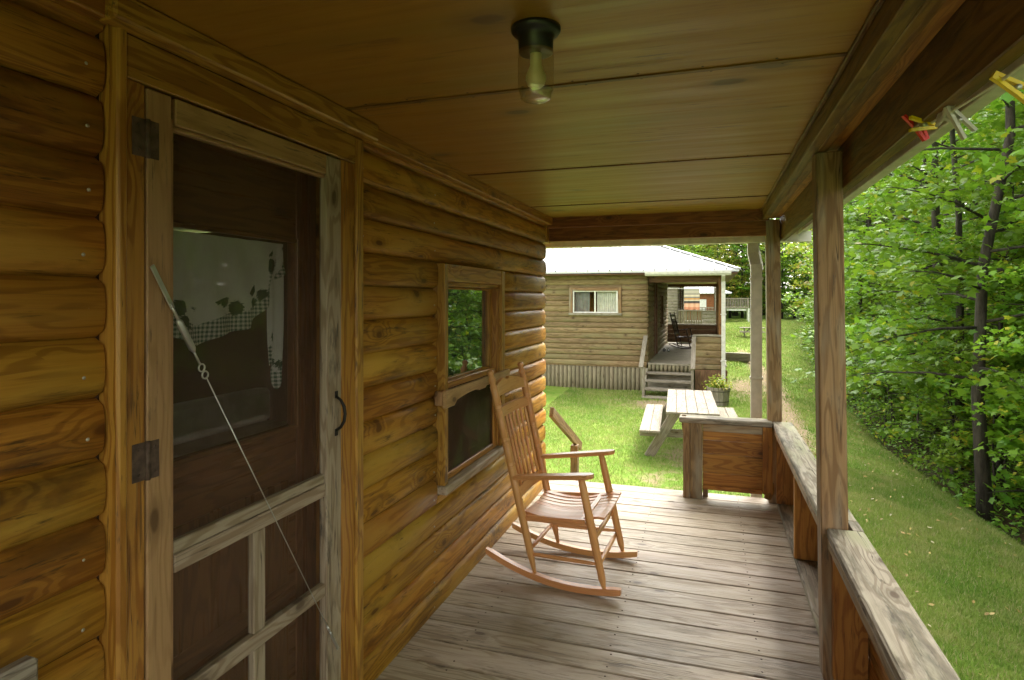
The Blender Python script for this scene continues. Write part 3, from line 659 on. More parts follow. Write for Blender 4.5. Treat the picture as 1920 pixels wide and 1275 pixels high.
mb.span((-1.316, ya, z0 + .05), (-1.290, ya + .03, 1.12), 2); mb.span((-1.316, yb - .05, z0 + .05), (-1.290, yb, 1.12), 2); mb.span((-1.316, ya + .0305, 1.085), (-1.288, yb - .051, 1.12), 1); mb.span((-1.316, ya + .0305, z0 + .05), (-1.290, yb - .051, z0 + .085), 1)
mb.build('sash', M['trim'], wn_)
mb = MB(); mb.span((-1.334, ya + .014, 1.128), (-1.331, yb - .044, 1.602), 1, ch=.0003); mb.build('pane', M['glass'], wn_)
mb = MB(); mb.span((-1.306, ya + .028, z0 + .08), (-1.303, yb - .048, 1.09), 1, ch=.0003); mb.build('pane', M['glass'], wn_)
mb = MB(); mb.span((-1.298, ya + .028, z0 + .08), (-1.2972, yb - .048, 1.09), 1, ch=.0001); mb.build('insect_screen', M['screen2'], wn_)
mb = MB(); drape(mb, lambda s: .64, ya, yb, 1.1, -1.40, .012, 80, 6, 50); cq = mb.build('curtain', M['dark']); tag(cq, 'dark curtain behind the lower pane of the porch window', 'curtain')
mb = MB(); mb.span((-1.36, ya - .03, 1.12), (-1.357, yb + .03, 1.62), 1); cq = mb.build('window_blind', plain('blind_grey', (.10, .13, .11), .8)); tag(cq, 'grey green blind behind the upper pane of the porch window', 'blind')
# scalloped board across the window
poly = []
L = 1.0
for i in range(61):
    s = i / 60; e = min(s, 1 - s)
    if e < .10: z = 0
    else:
        q = (e - .10) / .40; z = .018 + .020 * math.sin(min(1, q * 1.6) * math.pi / 2) - (.010 if .86 < q else 0)
        if e < .13: z = .018 * (e - .10) / .03
    poly.append((s * L, z))
poly = poly + [(L, .085), (0, .085)]
mb = MB(); mb.prism(poly, (-1.254, 2.757, 1.010), (0, 1, 0), (0, 0, 1), .02); mb.span((-1.2540, 2.757, 1.010), (-1.2535, 2.758, 1.011)); mb.span((-1.30, 2.759, 1.02), (-1.2545, 2.78, 1.09), 2)
mb.build('scalloped_board', M['door'], wn_)

# ------------------------------------------------------------ ceiling lamp
lp = thing('ceiling_lamp', 'black porch ceiling lamp with ribbed clear glass jar and cream bulb', 'lamp', (-.415, 1.47, 2.2245))
mb = MB(); mb.lathe([(.062, 0), (.062, -.008), (.056, -.016), (.048, -.018), (.044, -.028), (.043, -.062), (.038, -.064), (0.0, -.064)][::-1], n=32); mb.build('base', M['black'], lp)
pr = []
for i in range(45):
    z = -.058 - .098 * i / 44; pr.append((.0440 + .0009 * (i % 2), z))
pr += [(.0435, -.158), (.039, -.165), (.038, -.175), (.030, -.18), (0, -.181)]
mb = MB(); mb.lathe(pr[::-1], n=36); mb.build('glass_jar', M['jar'], lp)
mb = MB(); mb.lathe([(0, -.150), (.012, -.149), (.021, -.142), (.0255, -.130), (.025, -.118), (.020, -.105), (.0145, -.093), (.014, -.072), (.014, -.064)], n=24); mb.build('bulb', M['bulb'], lp)

# ------------------------------------------------------------ rocking chair
def rocker(name, label, mat, loc, rz):
    t = thing(name, label, 'rocking chair', loc, rz)
    hw, hb = .248, .222     # half widths front / back
    zr = lambda x: .012 + (x - .08) ** 2 / (2 * 1.15)
    for s in (-1, 1):
        mb = MB(); xs = np.linspace(-.43, .34, 22); vs = []; gs = []
        for x in xs:
            y = s * (hb + (hw - hb) * (x + .2) / .45); z = zr(x); tp = .8 if x in (xs[0], xs[-1]) else 1
            for dy, dz in ((-.017, -.012), (.017, -.012), (.017, .022 * tp), (-.017, .022 * tp)): vs.append((x, y + dy * tp, z + dz)); gs.append((x, dy, dz))
        fs = [(i * 4 + k, i * 4 + (k + 1) % 4, (i + 1) * 4 + (k + 1) % 4, (i + 1) * 4 + k) for i in range(21) for k in range(4)] + [(3, 2, 1, 0), (84, 85, 86, 87)]
        mb.add(vs, fs, gs); mb.build('rocker', mat, t)
        # front leg
        A = Vector((.255, s * (hw + .005), zr(.255) + .01)); B = Vector((.125, s * (hw - .005), .615)); mb = MB()
        rs = [(0, .009), (.03, .011), (.10, .019), (.3, .021), (.45, .0225), (.62, .0215), (.64, .023), (.66, .0215), (.9, .020), (1, .016)]
        mb.tube([A + (B - A) * q for q, _ in rs], [r for _, r in rs], 14); mb.build('front_leg', mat, t)
        # back post
        A = Vector((-.135, s * hb, zr(-.135) + .01)); B = Vector((-.395, s * (hb + .02), 1.15)); mb = MB()
        rs = [(0, .009), (.03, .011), (.10, .020), (.30, .0215), (.40, .022)]
        for c in (.52, .54, .64, .66, .80, .82): rs += [(c - .006, .0225), (c - .003, .019), (c, .0235), (c + .003, .019), (c + .006, .0225)]
        rs += [(.92, .021), (.925, .017), (.935, .017), (.94, .021), (.955, .022), (.965, .016), (.972, .014), (.980, .019), (.99, .020), (.997, .014), (1.0, .004)]
        rs.sort(); mb.tube([A + (B - A) * q for q, _ in rs], [r for _, r in rs], 14); mb.build('back_post', mat, t)
        # arm
        mb = MB(); n = 16; top = []; 
        for i in range(n + 1):
            q = i / n; x = -.255 + .455 * q; w = .022 + .016 * math.sin(min(1, q * 1.15) * math.pi / 2)
            if q > .93: w *= math.sqrt(max(.05, 1 - ((q - .93) / .075) ** 2))
            top.append((x, w, .565 + .062 * q + .0 * q))
        vs = []; gs = []
        for x, w, z in top:
            yc = s * (hb + .012 + .036 * (x + .255) / .455)
            for dy, dz in ((-w, .004), (-w * .85, -.010), (w * .85, -.010), (w, .004), (w * .8, .013), (-w * .8, .013)): vs.append((x, yc + dy, z + dz)); gs.append((x, dy, dz))
        fs = [(i * 6 + k, i * 6 + (k + 1) % 6, (i + 1) * 6 + (k + 1) % 6, (i + 1) * 6 + k) for i in range(n) for k in range(6)] + [tuple(range(6)), tuple(reversed(range(n * 6, n * 6 + 6)))]
        fs = [tuple(reversed(f)) for f in fs]
        mb.add(vs, fs, gs, smooth=False); mb.build('armrest', mat, t)
        for za, zb, r in ((.345, .36, .011), (.155, .165, .010), ):
            pa = lambda z: Vector((-.135 - .26 * (z / 1.15), s * (hb + .004), z)); pf = lambda z: Vector((.255 - .13 * z / .6, s * hw, z))
            mb = MB(); a, b = pa(za), pf(zb); mb.tube([a, a + (b - a) * .12, a + (b - a) * .5, a + (b - a) * .88, b], [r * .7, r, r * 1.15, r, r * .7], 10); mb.build('stretcher', mat, t)
    for x, z, h, r in ((.185, .27, hw, .012), (.215, .145, hw, .012), (-.17, .17, hb, .011), (-.20, .33, hb, .012)):
        mb = MB(); mb.tube([(x, -h, z), (x, -h * .6, z), (x, 0, z), (x, h * .6, z), (x, h, z)], [r * .7, r, r * 1.15, r, r * .7], 10); mb.build('stretcher', mat, t)
    # seat: scooped slats front to back
    mb = MB(); ns = 9
    sx = lambda q: -.205 + .455 * q
    sz = lambda q: .365 - .04 * math.sin(q * math.pi) * (1 - q * .2) + .045 * q - .015 * max(0, (q - .85) / .15) ** 2
    for i in range(ns):
        vs = []; gs = []; n = 14
        for k in range(n + 1):
            q = k / n; half = (hb - .02) + (hw - hb + .005) * q; wl = 2 * half / ns; yc = -half + wl * (i + .5)
            dip = -.012 * math.cos((i + .5 - ns / 2) / (ns / 2) * math.pi / 2)
            for dy, dz in ((-wl / 2 + .0025, 0), (wl / 2 - .0025, 0), (wl / 2 - .0025, .013), (-wl / 2 + .0025, .013)): vs.append((sx(q), yc + dy, sz(q) + dz + dip)); gs.append((sx(q), dy, dz))
        fs = [(k * 4 + j, k * 4 + (j + 1) % 4, (k + 1) * 4 + (j + 1) % 4, (k + 1) * 4 + j) for k in range(n) for j in range(4)] + [(3, 2, 1, 0), (n * 4, n * 4 + 1, n * 4 + 2, n * 4 + 3)]
        mb.add(vs, fs, gs)
    mb.build('seat', mat, t)
    mb = MB(); mb.span((.12, -hw, .352), (.15, hw, .385), 1); mb.span((-.21, -hb, .335), (-.185, hb, .36), 1)
    for s in (-1, 1): mb.beam((-.2, s * (hb - .005), .345), (.14, s * (hw - .01), .37), .022, .03)
    mb.build('seat_frame', mat, t)
    # back
    A = Vector((-.135, 0, .02)); B = Vector((-.395, 0, 1.15)); dv = (B - A).normalized(); at = lambda z: A + (B - A) * ((z - .02) / 1.13)
    W_ = hb + .0
    def rail(z, h, crest=False, th=.018):
        c = at(z); n = 24; pts = []
        for i in range(n + 1):
            s = -1 + 2 * i / n; top = h
            if crest: top = h * .62 + .035 * max(0, math.cos(s * math.pi / 2 * 1.0)) ** .8 - (.013 if abs(s) < .1 else 0)
            pts.append((s * W_, top))
        mb = MB(); bow = .02
        vs = []; gs = []
        for y, top in pts:
            bk = -bow * (1 - (y / W_) ** 2); base = c + Vector((bk, y, 0))
            for o_, hh in ((-th / 2, 0), (th / 2, 0), (th / 2, top), (-th / 2, top)): vs.append(base + dv * hh + Vector((o_, 0, 0))); gs.append((y, hh, o_))
        fs = [(k * 4 + j, (k + 1) * 4 + j, (k + 1) * 4 + (j + 1) % 4, k * 4 + (j + 1) % 4) for k in range(n) for j in range(4)] + [(0, 1, 2, 3), (n * 4 + 3, n * 4 + 2, n * 4 + 1, n * 4)]
        mb.add(vs, fs, gs); return mb
    rail(1.00, .085, True).build('crest_rail', mat, t); rail(.885, .055).build('back_rail', mat, t); rail(.44, .055).build('back_rail', mat, t)
    for i in range(7):
        y = -W_ * .80 + 1.6 * W_ * i / 6; bk = -.02 * (1 - (y / W_) ** 2); a = at(.49) + Vector((bk, y * .95, 0)); b = at(.89) + Vector((bk, y, 0)); mb = MB()
        rs = [(0, .006), (.06, .009), (.2, .0105), (.3, .0075), (.33, .011), (.36, .0075), (.5, .0115), (.64, .0075), (.67, .011), (.7, .0075), (.85, .0105), (.95, .008), (1, .006)]
        mb.tube([a + (b - a) * q for q, _ in rs], [r for _, r in rs], 8); mb.build('spindle', mat, t)
    return t
ch1 = rocker('rocking_chair', 'light oak rocking chair with spindle back standing on the near porch', M['chair'], (-.765, 3.43, 0), R(-3))
ch2 = copy_tree(ch1); ch2.location = (-.80, 20.2, -.03); ch2.rotation_euler.z = R(-12); ch2['label'] = 'dark brown rocking chair on the porch of the grey cabin'
for c in ch2.children: c.data = c.data.copy(); c.data.materials[0] = M['chair_dark']

for o in list(cab.children):
    if o.name.split('.')[0] in ('log_wall', 'inner_wall', 'door_casing', 'door_sill', 'screen_door', 'inner_door', 'cornice'): o.location.x = -.022
cu.location.x = -.022
# grey bench whose backrest corner shows at the lower left
bt = thing('wooden_bench', 'weathered grey wooden bench against the log wall at lower left', 'bench', (-1.1, .3, 0))
mb = MB(); mb.span((-.14, -.6, .78), (-.105, .525, .875), 1, ch=.008); mb.span((-.14, -.6, .62), (-.115, .52, .72), 1); mb.build('backrest', M['cap'], bt)
mb = MB()
for i in range(3): mb.span((-.1 + i * .11, -.6, .40), (-.0 + i * .11, .42, .43), 1)
mb.build('seat', M['cap'], bt)
for yl in (-.55, .37):
    for xl, h in ((-.09, .775), (.18, .398)):
        mb = MB(); mb.span((xl - .022, yl - .03, .0), (xl + .022, yl + .03, h), 2); mb.build('leg', M['cap'], bt)

# ------------------------------------------------------------ clothesline and pegs
LY = [-1.2, .3, 1.402, 1.694, 1.845, 2.365, 2.78]; LZ = [2.06, 1.975, 1.968, 1.985, 2.0, 2.035, 2.075]
def lpt(y): return Vector((.53, y, float(np.interp(y, LY, LZ))))
mb = MB(); mb.tube([lpt(y) for y in np.linspace(-1.2, 2.78, 24)], .0036, 6); ln = mb.build('clothesline', M['rope']); tag(ln, 'thin pale clothesline strung from the porch post along the eave', 'clothesline')
def peg(y, mat, label, th_, tilt=0, open_=.012, ln_=.085, th=.010, sag=0):
    t = thing('clothespin', label, 'clothespin', tuple(lpt(y) + Vector((0, 0, sag)))); X_ = Vector((.951, .309, 0)) * math.cos(R(th_)) + Vector((0, 0, math.sin(R(th_)))); X_ = (X_ + Vector((0, -1, 0)) * tilt).normalized(); Z_ = X_.cross(Vector((.309, -.951, 0)).cross(X_)).normalized(); Z_ = (Vector((.309, -.951, 0)) - X_ * X_.dot(Vector((.309, -.951, 0)))).normalized(); t.rotation_euler = Matrix((X_, Z_.cross(X_), Z_)).transposed().to_euler(); t['group'] = 'clothespins on the line'
    for s in (-1, 1):
        mb = MB(); L_ = ln_
        pts = [(-.2 * L_, .0035), (0, .0055), (.3 * L_, .009), (.8 * L_, .004 + open_)]
        v = []; g = []
        for x, y_ in pts:
            for dz in (-th / 2, th / 2): v.append((x, s * (y_ - .004), dz)); v.append((x, s * (y_ + .004), dz)); g += [v[-2], v[-1]]
        fs = []
        for i in range(len(pts) - 1):
            a = i * 4; b = a + 4; fs += [(a, b, b + 1, a + 1), (a + 1, b + 1, b + 3, a + 3), (a + 3, b + 3, b + 2, a + 2), (a + 2, b + 2, b, a)]
        fs += [(0, 1, 3, 2), (len(v) - 4, len(v) - 2, len(v) - 1, len(v) - 3)]
        mb.add(v, fs, g); mb.build('jaw', mat, t)
    mb = MB(); x = .3 * ln_; mb.tube([(x, 0, -th * .8), (x, 0, th * .8)], .0055, 10); mb.build('spring', M['zinc'], t)
    return t
peg(1.402, M['yellow'], 'large bright yellow clothespin nearest the right edge', -32, .1, ln_=.10)
peg(1.80, M['yellow'], 'yellow clothespin lying across the red one', 178, .2, ln_=.075, sag=-.008)
peg(1.86, M['red'], 'red clothespin with its legs pointing up', 118, .0, ln_=.085, open_=.018, sag=-.02)
peg(1.66, M['rag'], 'grey weathered clothespin holding the pale rag', -52, .0, ln_=.085)
peg(2.30, M['pinwood'], 'pale wooden clothespin pointing up, nearest the post but one', 50, .1, ln_=.075)
peg(2.42, M['pinwood'], 'pale wooden clothespin lying along the line beside the post', 22, .1, ln_=.07)
vs = []; n = 10; cpt = lpt(1.70)
for i in range(n + 1):
    for k in range(7):
        a = i / n * 2 * math.pi; b = k / 6 * math.pi; rr_ = .030 * (1 + .35 * math.sin(3 * a + 2 * b) + .2 * math.sin(5 * b + a))
        vs.append(cpt + Vector((.4 * rr_ * math.sin(b) * math.cos(a), 1.5 * rr_ * math.cos(b), rr_ * math.sin(b) * math.sin(a) * .8 + .004)))
fs = [(i * 7 + k, (i + 1) * 7 + k, (i + 1) * 7 + k + 1, i * 7 + k + 1) for i in range(n) for k in range(6)]
mb = MB(); mb.add(vs, fs, None, smooth=True); rg = mb.build('rag', M['rag']); tag(rg, 'small crumpled pale grey rag pegged on the clothesline', 'rag')

# ------------------------------------------------------------ neighbour cabins
def neighbour(label, loc, full=True, mlog='nlog', W_=4.7, L_=7.35, eave=2.25, gz=-.62, logpitch=.1365):
    t = thing('log_cabin', label, 'cabin', loc)
    wz = (1.17, 1.86); wx = (-1.95, -.62)
    mb = MB(); siding(mb, (-W_, 0, 0), (1, 0, 0), (0, -1, 0), W_, -.13, 2.16, pitch=logpitch, opens=[(W_ + wx[0], W_ + wx[1], *wz)], phase=.02)
    siding(mb, (0, 0, 0), (0, 1, 0), (1, 0, 0), L_, 0, 2.16, pitch=logpitch, opens=[(1.7, 2.6, 0, 2.02), (4.0, 4.9, .7, 1.75)], phase=.02)
    mb.build('log_wall', M[mlog], t)
    mb = MB(); mb.span((-W_, .002, -.13), (wx[0], .09, 2.16)); mb.span((wx[1], .002, -.13), (-.002, .09, 2.16)); mb.span((wx[0], .002, -.13), (wx[1], .09, wz[0])); mb.span((wx[0], .002, wz[1]), (wx[1], .09, 2.16))
    mb.span((-.09, .1, -.13), (-.002, 1.7, 2.16)); mb.span((-.09, 2.6, -.13), (-.002, 4.0, 2.16)); mb.span((-.09, 4.9, -.13), (-.002, L_, 2.16)); mb.span((-.09, 1.7, 2.02), (-.002, 2.6, 2.16)); mb.span((-.09, 4., -.13), (-.002, 4.9, .7)); mb.span((-.09, 4., 1.75), (-.002, 4.9, 2.16))
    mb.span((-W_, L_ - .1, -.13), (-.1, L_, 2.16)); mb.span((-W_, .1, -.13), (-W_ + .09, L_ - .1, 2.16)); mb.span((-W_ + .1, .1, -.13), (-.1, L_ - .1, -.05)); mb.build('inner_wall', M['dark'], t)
    mb = MB(); x = -W_
    while x < -.02:
        mb.tube([(x + .05, .02, gz - .3), (x + .05, .02, -.14)], .055, 10); x += .108
    mb.build('skirting', M['nskirt'], t)
    w = bpy.data.objects.new('window', None); COL.objects.link(w); w.parent = t
    a, b = wx; mb = MB(); mb.span((a, -.05, wz[0] + .05), (a + .09, .01, wz[1]), 2); mb.span((b - .09, -.05, wz[0] + .05), (b, .01, wz[1]), 2); mb.span((a + .091, -.05, wz[1] - .08), (b - .091, .01, wz[1]), 0); mb.build('frame', M['post'], w)
    mb = MB(); mb.span((a - .01, -.07, wz[0] - .01), (b + .01, .01, wz[0] + .049), 0); mb.build('sill', M['ngrey'], w)
    mb = MB(); c = (a + b) / 2
    for x in (a + .091, c - .02, b - .13): mb.span((x, -.02, wz[0] + .05), (x + .035, .005, wz[1] - .081), 2)
    mb.span((a + .091, -.018, wz[0] + .05), (b - .091, .003, wz[0] + .075)); mb.span((a + .091, -.018, wz[1] - .105), (b - .091, .003, wz[1] - .081))
    mb.build('sash', M['white'], w)
    mb = MB(); mb.span((a + .09, -.004, wz[0] + .05), (b - .09, -.001, wz[1] - .08)); mb.build('pane', M['clearglass'], w)
    # door, porch window
    d = bpy.data.objects.new('door', None); COL.objects.link(d); d.parent = t
    mb = MB(); mb.span((-.02, 1.70, 0), (.05, 1.79, 2.1), 2); mb.span((-.02, 2.51, 0), (.05, 2.6, 2.1), 2); mb.span((-.02, 1.791, 2.0), (.05, 2.509, 2.1), 1); mb.build('frame', M['nbrown'], d)
    mb = MB(); mb.span((-.03, 1.79, .02), (.0, 2.51, 2.0), 2); mb.build('panel', M['inner'], d)
    w2 = bpy.data.objects.new('window', None); COL.objects.link(w2); w2.parent = t
    mb = MB(); mb.span((-.02, 4.0, .7), (.05, 4.08, 1.75), 2); mb.span((-.02, 4.82, .7), (.05, 4.9, 1.75), 2); mb.span((-.02, 4.081, 1.67), (.05, 4.819, 1.75), 1); mb.span((-.02, 4.081, .7), (.06, 4.819, .76), 1); mb.build('frame', M['nbrown'], w2)
    mb = MB(); mb.span((-.02, 4.08, .76), (-.015, 4.82, 1.67)); mb.build('pane', M['glass'], w2)
    # deck
    mb = MB(); y = -.08
    while y < L_: mb.span((.03, y, -.04), (1.86, y + .135, 0), 0); y += .14
    mb.build('deck', M['ngrey'], t)
    mb = MB(); x = .08
    while x < 1.10: mb.tube([(x, -.06, -.2), (x, -.06, -.041)], .045, 8); x += .095
    mb.build('deck_edge', M['nskirt'], t)
    mb = MB(); x = 1.14
    while x < 1.8: mb.span((x, -.09, gz - .3), (x + .12, -.06, -.115), 2); x += .123
    y = 0
    while y < L_: mb.span((1.80, y, gz - .4), (1.83, y + .12, -.041), 2); y += .123
    mb.build('porch_skirt', M['nbrown'] if full else M['nskirt'], t)
    # front panel with half logs, end panel, side rail
    mb = MB(); siding(mb, (1.14, -.07, 0), (1, 0, 0), (0, -1, 0), .66, -.10, .68, pitch=.17, phase=0); mb.span((1.14, -.069, -.10), (1.80, -.03, .68)); mb.build('front_rail_panel', M[mlog], t)
    mb = MB(); mb.span((1.10, -.13, .682), (1.82, -.0, .72), 0); mb.build('rail_cap', M['ngrey'], t)
    mb = MB()
    if full:
        for k in range(4): mb.span((.03, L_ - .1, .02 + k * .155), (1.75, L_ - .08, .17 + k * .155), 0)
    else:
        x = .05
        while x < 1.75: mb.span((x, -.09, .02), (x + .085, -.065, .68), 2); x += .11
    mb.build('end_rail_panel', M['nbrown'] if full else M['nskirt'], t)
    mb = MB(); mb.span((.03, L_ - .14, .641), (1.8, L_ - .03, .68), 0); mb.span((1.72, .0, .641), (1.83, L_ - .15, .68), 1)
    if not full: mb.span((.03, -.14, .682), (1.09, -.03, .74), 0)
    mb.build('rail_cap', M['ngrey'], t)
    mb = MB()
    for k in range(4): mb.span((1.78, .0, .02 + k * .155), (1.80, L_ - .1, .17 + k * .155), 1)
    mb.build('side_rail_panel', M['nbrown'], t)
    for y in (.0, 2.5, 5.0, L_ - .1):
        mb = MB(); mb.span((1.68, y - .0, 0), (1.78, y + .1, 2.1), 2); mb.build('porch_post', M['beam'] if full else M['ngrey'], t)
    mb = MB(); mb.span((0.03, .12, 1.98), (1.80, .16, 2.16), 0); mb.span((1.72, .17, 2.0), (1.80, L_ - .05, 2.16), 1); mb.span((0.03, L_ - .045, 2.0), (1.8, L_, 2.16), 0); mb.build('porch_beam', M['nbrown'], t)
    mb = MB(); mb.span((0.04, .17, 2.10), (1.71, L_ - .05, 2.12), 0); mb.build('porch_ceiling', M['ply'], t)
    mb = MB(); mb.span((-W_ - .4, -.38, 2.165), (2.1, L_ + .38, 2.19)); mb.build('soffit', M['nbrown'], t)
    mb = MB(); hip_roof(mb, -W_ - .5, 2.12, -.42, L_ + .42, eave + .01, .39, .27, .05); mb.build('roof', [M['roof'], M['rib']], t)
    mb = MB(); channel(mb, (.0, -.42, 2.13), (1.95, -.42, 2.13), (0, -1, 0)); mb.span((0, -.42, 2.12), (1.95, -.40, 2.2)); mb.build('gutter', M['gutter'], t)
    mb = MB(); mb.span((1.74, -.19, gz - .1), (1.83, -.12, 2.0), 2); mb.beam((1.78, -.47, 2.14), (1.78, -.15, 2.0), .085, .06)
    for z in (0.1, 1.2): mb.span((1.72, -.2, z), (1.85, -.11, z + .02))
    mb.build('downspout', M['gutter'], t)
    if full:
        for i in range(4):
            mb = MB(); mb.span((.0, -.42 - i * .27, -.235 - i * .155), (1.12, -.14 - i * .27, -.195 - i * .155), 0); mb.build('stair_tread', M['ngrey'], t)
        mb = MB()
        for x in (.0, 1.08): mb.beam((x + .02, -.12, -.2), (x + .02, -1.2, -.80), .04, .18); mb.span((x, -1.15, gz - .3), (x + .06, -1.09, -.0), 2)
        mb.span((.05, -.14, gz - .2), (1.08, -.12, -.2)); mb.build('stair_stringer', M['ngrey'], t)
        for x in (-.02, 1.12):
            mb = MB(); mb.beam((x, -.10, .66), (x, -1.18, .0), .10, .04); mb.build('handrail', M['ngrey'], t)
    return t, w
n2, w2 = neighbour('grey tan log cabin with white metal roof and steps facing the camera', (-1.5, 15.4, -.03))
mb = MB(); vsx = -1.23
def ndrape(x0, x1, z0, z1, y): 
    mb = MB(); vs = []; gs = []
    for i in range(61):
        x = x0 + (x1 - x0) * i / 60
        for z in (z0, z1): vs.append((x, y + .015 * math.sin(i * 1.1), z)); gs.append((x, z, 1))
    mb.add(vs, [(2 * i, 2 * i + 2, 2 * i + 3, 2 * i + 1) for i in range(60)], gs, smooth=True); return mb
o = ndrape(-2.76, -2.25, 1.16, 1.75, 15.52).build('curtain', plain('curtain_white', (.7, .68, .64), .9)); tag(o, 'white gathered curtain in the right half of the grey cabin window', 'curtain')
o = ndrape(-3.33, -2.95, 1.16, 1.75, 15.52).build('curtain', plain('curtain_grey', (.30, .31, .33), .9)); tag(o, 'dull grey curtain in the left half of the grey cabin window', 'curtain')
n3, w3 = neighbour('second grey log cabin beyond with slatted porch front and white roof', (-1.5, 30.0, .28), False, 'ngrey', gz=-.7)
# far cabin
fc = thing('log_cabin', 'distant reddish wooden cabin with white roof seen through the porches', 'cabin', (-.4, 46, .0))
mb = MB(); mb.span((-2.6, 0, -.4), (1.4, 4, 1.9), 0); mb.build('wall', M['header'], fc)
mb = MB(); hip_roof(mb, -3, 1.8, -.4, 4.4, 1.95, .4); mb.build('roof', [M['roof'], M['rib']], fc)
mb = MB(); mb.span((-.6, -.03, .7), (.1, -.01, 1.5)); mb.build('window', M['white'], fc)
mb = MB(); 
for i in range(18): mb.span((-2.4 + i * .22, -1.2, .0), (-2.34 + i * .22, -1.16, .9), 2)
mb.span((-2.4, -1.21, .9), (1.5, -1.15, .96)); mb.build('railing', M['ngrey'], fc)

# striped blanket on a line at the far cabin
t = NT('blanket_stripes'); c = t.n('TexCoord').outputs['Object']; z = t.n('SeparateXYZ', {0: c}).outputs[2]
cr = t.n('ValToRGB', {0: t.n('MapRange', {0: z, 1: 0, 2: .95, 3: 0, 4: 1}).outputs[0]}); e = cr.color_ramp; e.interpolation = 'CONSTANT'
stops = [(0, (.62, .25, .16)), (.12, (.75, .42, .30)), (.27, (.50, .28, .2)), (.32, (.04, .04, .05)), (.41, (.6, .5, .38)), (.48, (.55, .28, .10)), (.55, (.25, .22, .2)), (.62, (.65, .55, .42)), (.7, (.34, .30, .26)), (.8, (.5, .44, .36)), (.9, (.36, .33, .29))]
e.elements[0].position = 0; e.elements[0].color = (*stops[0][1], 1); e.elements[1].position = stops[1][0]; e.elements[1].color = (*stops[1][1], 1)
for p, cc in stops[2:]: q = e.elements.new(p); q.color = (*cc, 1)
bm_ = t.surf(t.bsdf(cr.outputs[0], .9).outputs[0])
mb = MB(); vs = []; n = 24
for i in range(n + 1):
    for k in range(9): vs.append((.68 * i / n, .02 * math.sin(i * .8) * (1 - k / 8) + .0, .95 * k / 8 + .015 * math.sin(i * .5) * (1 - k / 8)))
mb.add(vs, [(i * 9 + k, (i + 1) * 9 + k, (i + 1) * 9 + k + 1, i * 9 + k + 1) for i in range(n) for k in range(8)], None, smooth=True)
o = mb.build('blanket', bm_); o.location = (-1.15, 28.9, 1.05); tag(o, 'striped orange, black and grey blanket hung on the far porch line', 'blanket')
mb = MB(); mb.tube([(-2.0, 28.88, 2.03), (-1.15, 28.9, 2.0), (-.45, 28.9, 2.0), (.4, 28.95, 2.06)], .008, 6); o = mb.build('clothesline', M['rope']); tag(o, 'clothesline carrying the striped blanket at the far cabin', 'clothesline')
# sandals
for i, dx in enumerate((0, .13)):
    mb = MB(); pl = [(math.cos(a) * .045, math.sin(a) * .12) for a in np.linspace(0, 6.28, 15)[:-1]]; mb.prism(pl, (-1.33 + dx, 18.9, -.028), (1, 0, 0), (0, 1, 0), .03); mb.tube([(-1.37 + dx, 18.9, 0), (-1.33 + dx, 18.94, .05), (-1.29 + dx, 18.9, 0)], .012, 8)
    o = mb.build('sandal', M['black']); tag(o, ('black sandal nearer the log wall' if i == 0 else 'black sandal farther from the log wall') + ' on the grey cabin porch', 'sandal', 'pair of sandals on the grey porch')
# ------------------------------------------------------------ picnic tables
def picnic(label, loc, rz, sc=1.0, L_=1.95):
    t = thing('picnic_table', label, 'picnic table', loc, rz); t.scale = (sc,) * 3
    h = L_ / 2
    mb = MB()
    for i in range(5): mb.span((-.365 + i * .147, -h + random.uniform(-.01, .01), .70), (-.365 + i * .147 + .142, h + random.uniform(-.01, .01), .74), 1, ch=.006)
    mb.build('tabletop', M['table'], t)
    for s in (-1, 1):
        mb = MB()
        for k in (0, 1): mb.span((s * .59 + k * .148 - .148, -h, .42), (s * .59 + k * .148 - .005, h, .46), 1, ch=.006)
        mb.build('seat', M['table'], t)
    for y in (-h + .32, h - .32):
        for s in (-1, 1):
            mb = MB(); mb.beam((s * .22, y, .70), (s * .62, y, .0), .14, .04, up=(0, 1, 0)); mb.build('leg', M['ngrey'], t)
        mb = MB(); mb.span((-.75, y + .042, .30), (.75, y + .08, .419), 0); mb.span((-.36, y + .042, .60), (.36, y + .08, .699), 0); mb.build('crossbar', M['ngrey'], t)
    mb = MB(); mb.beam((0, -h + .35, .38), (0, -.1, .68), .04, .08); mb.beam((0, h - .35, .38), (0, .1, .68), .04, .08); mb.build('brace', M['ngrey'], t)
    return t
picnic('bleached grey picnic table on the lawn just beyond the porch', (-.30, 10.1, -.80), R(3), 1.0, 2.25)
picnic('small picnic table out on the far lawn right of the cabins', (1.95, 32.5, float(gh(1.95, 32.5)) - .02), R(90), .72, 1.6)
# play frame
pf = thing('raised_deck', 'small raised deck with slatted railing on white posts at the lawn end', 'raised deck', (1.7, 46, -.07))
mb = MB(); mb.span((-.85, -.8, .95), (.85, .8, 1.03)); mb.build('deck', M['ngrey'], pf)
mb = MB(); 
for i in range(16): mb.span((-.85 + i * .108, -.8, 1.03), (-.79 + i * .108, -.77, 1.6), 2)
mb.span((-.87, -.82, 1.6), (.87, -.75, 1.66)); mb.span((.8, -.74, 1.1), (.83, .8, 1.6)); mb.span((-.83, -.74, 1.1), (-.8, .8, 1.6)); mb.build('railing', M['ngrey'], pf)
for x in (-.8, .8):
    for y in (-.75, .75): mb = MB(); mb.span((x - .05, y - .05, -.2), (x + .05, y + .05, .95), 2); mb.build('post', M['white'], pf)
mb = MB(); mb.span((-.65, -.7, .78), (.65, -.66, .93), 0); mb.build('sign_board', M['white'], pf)
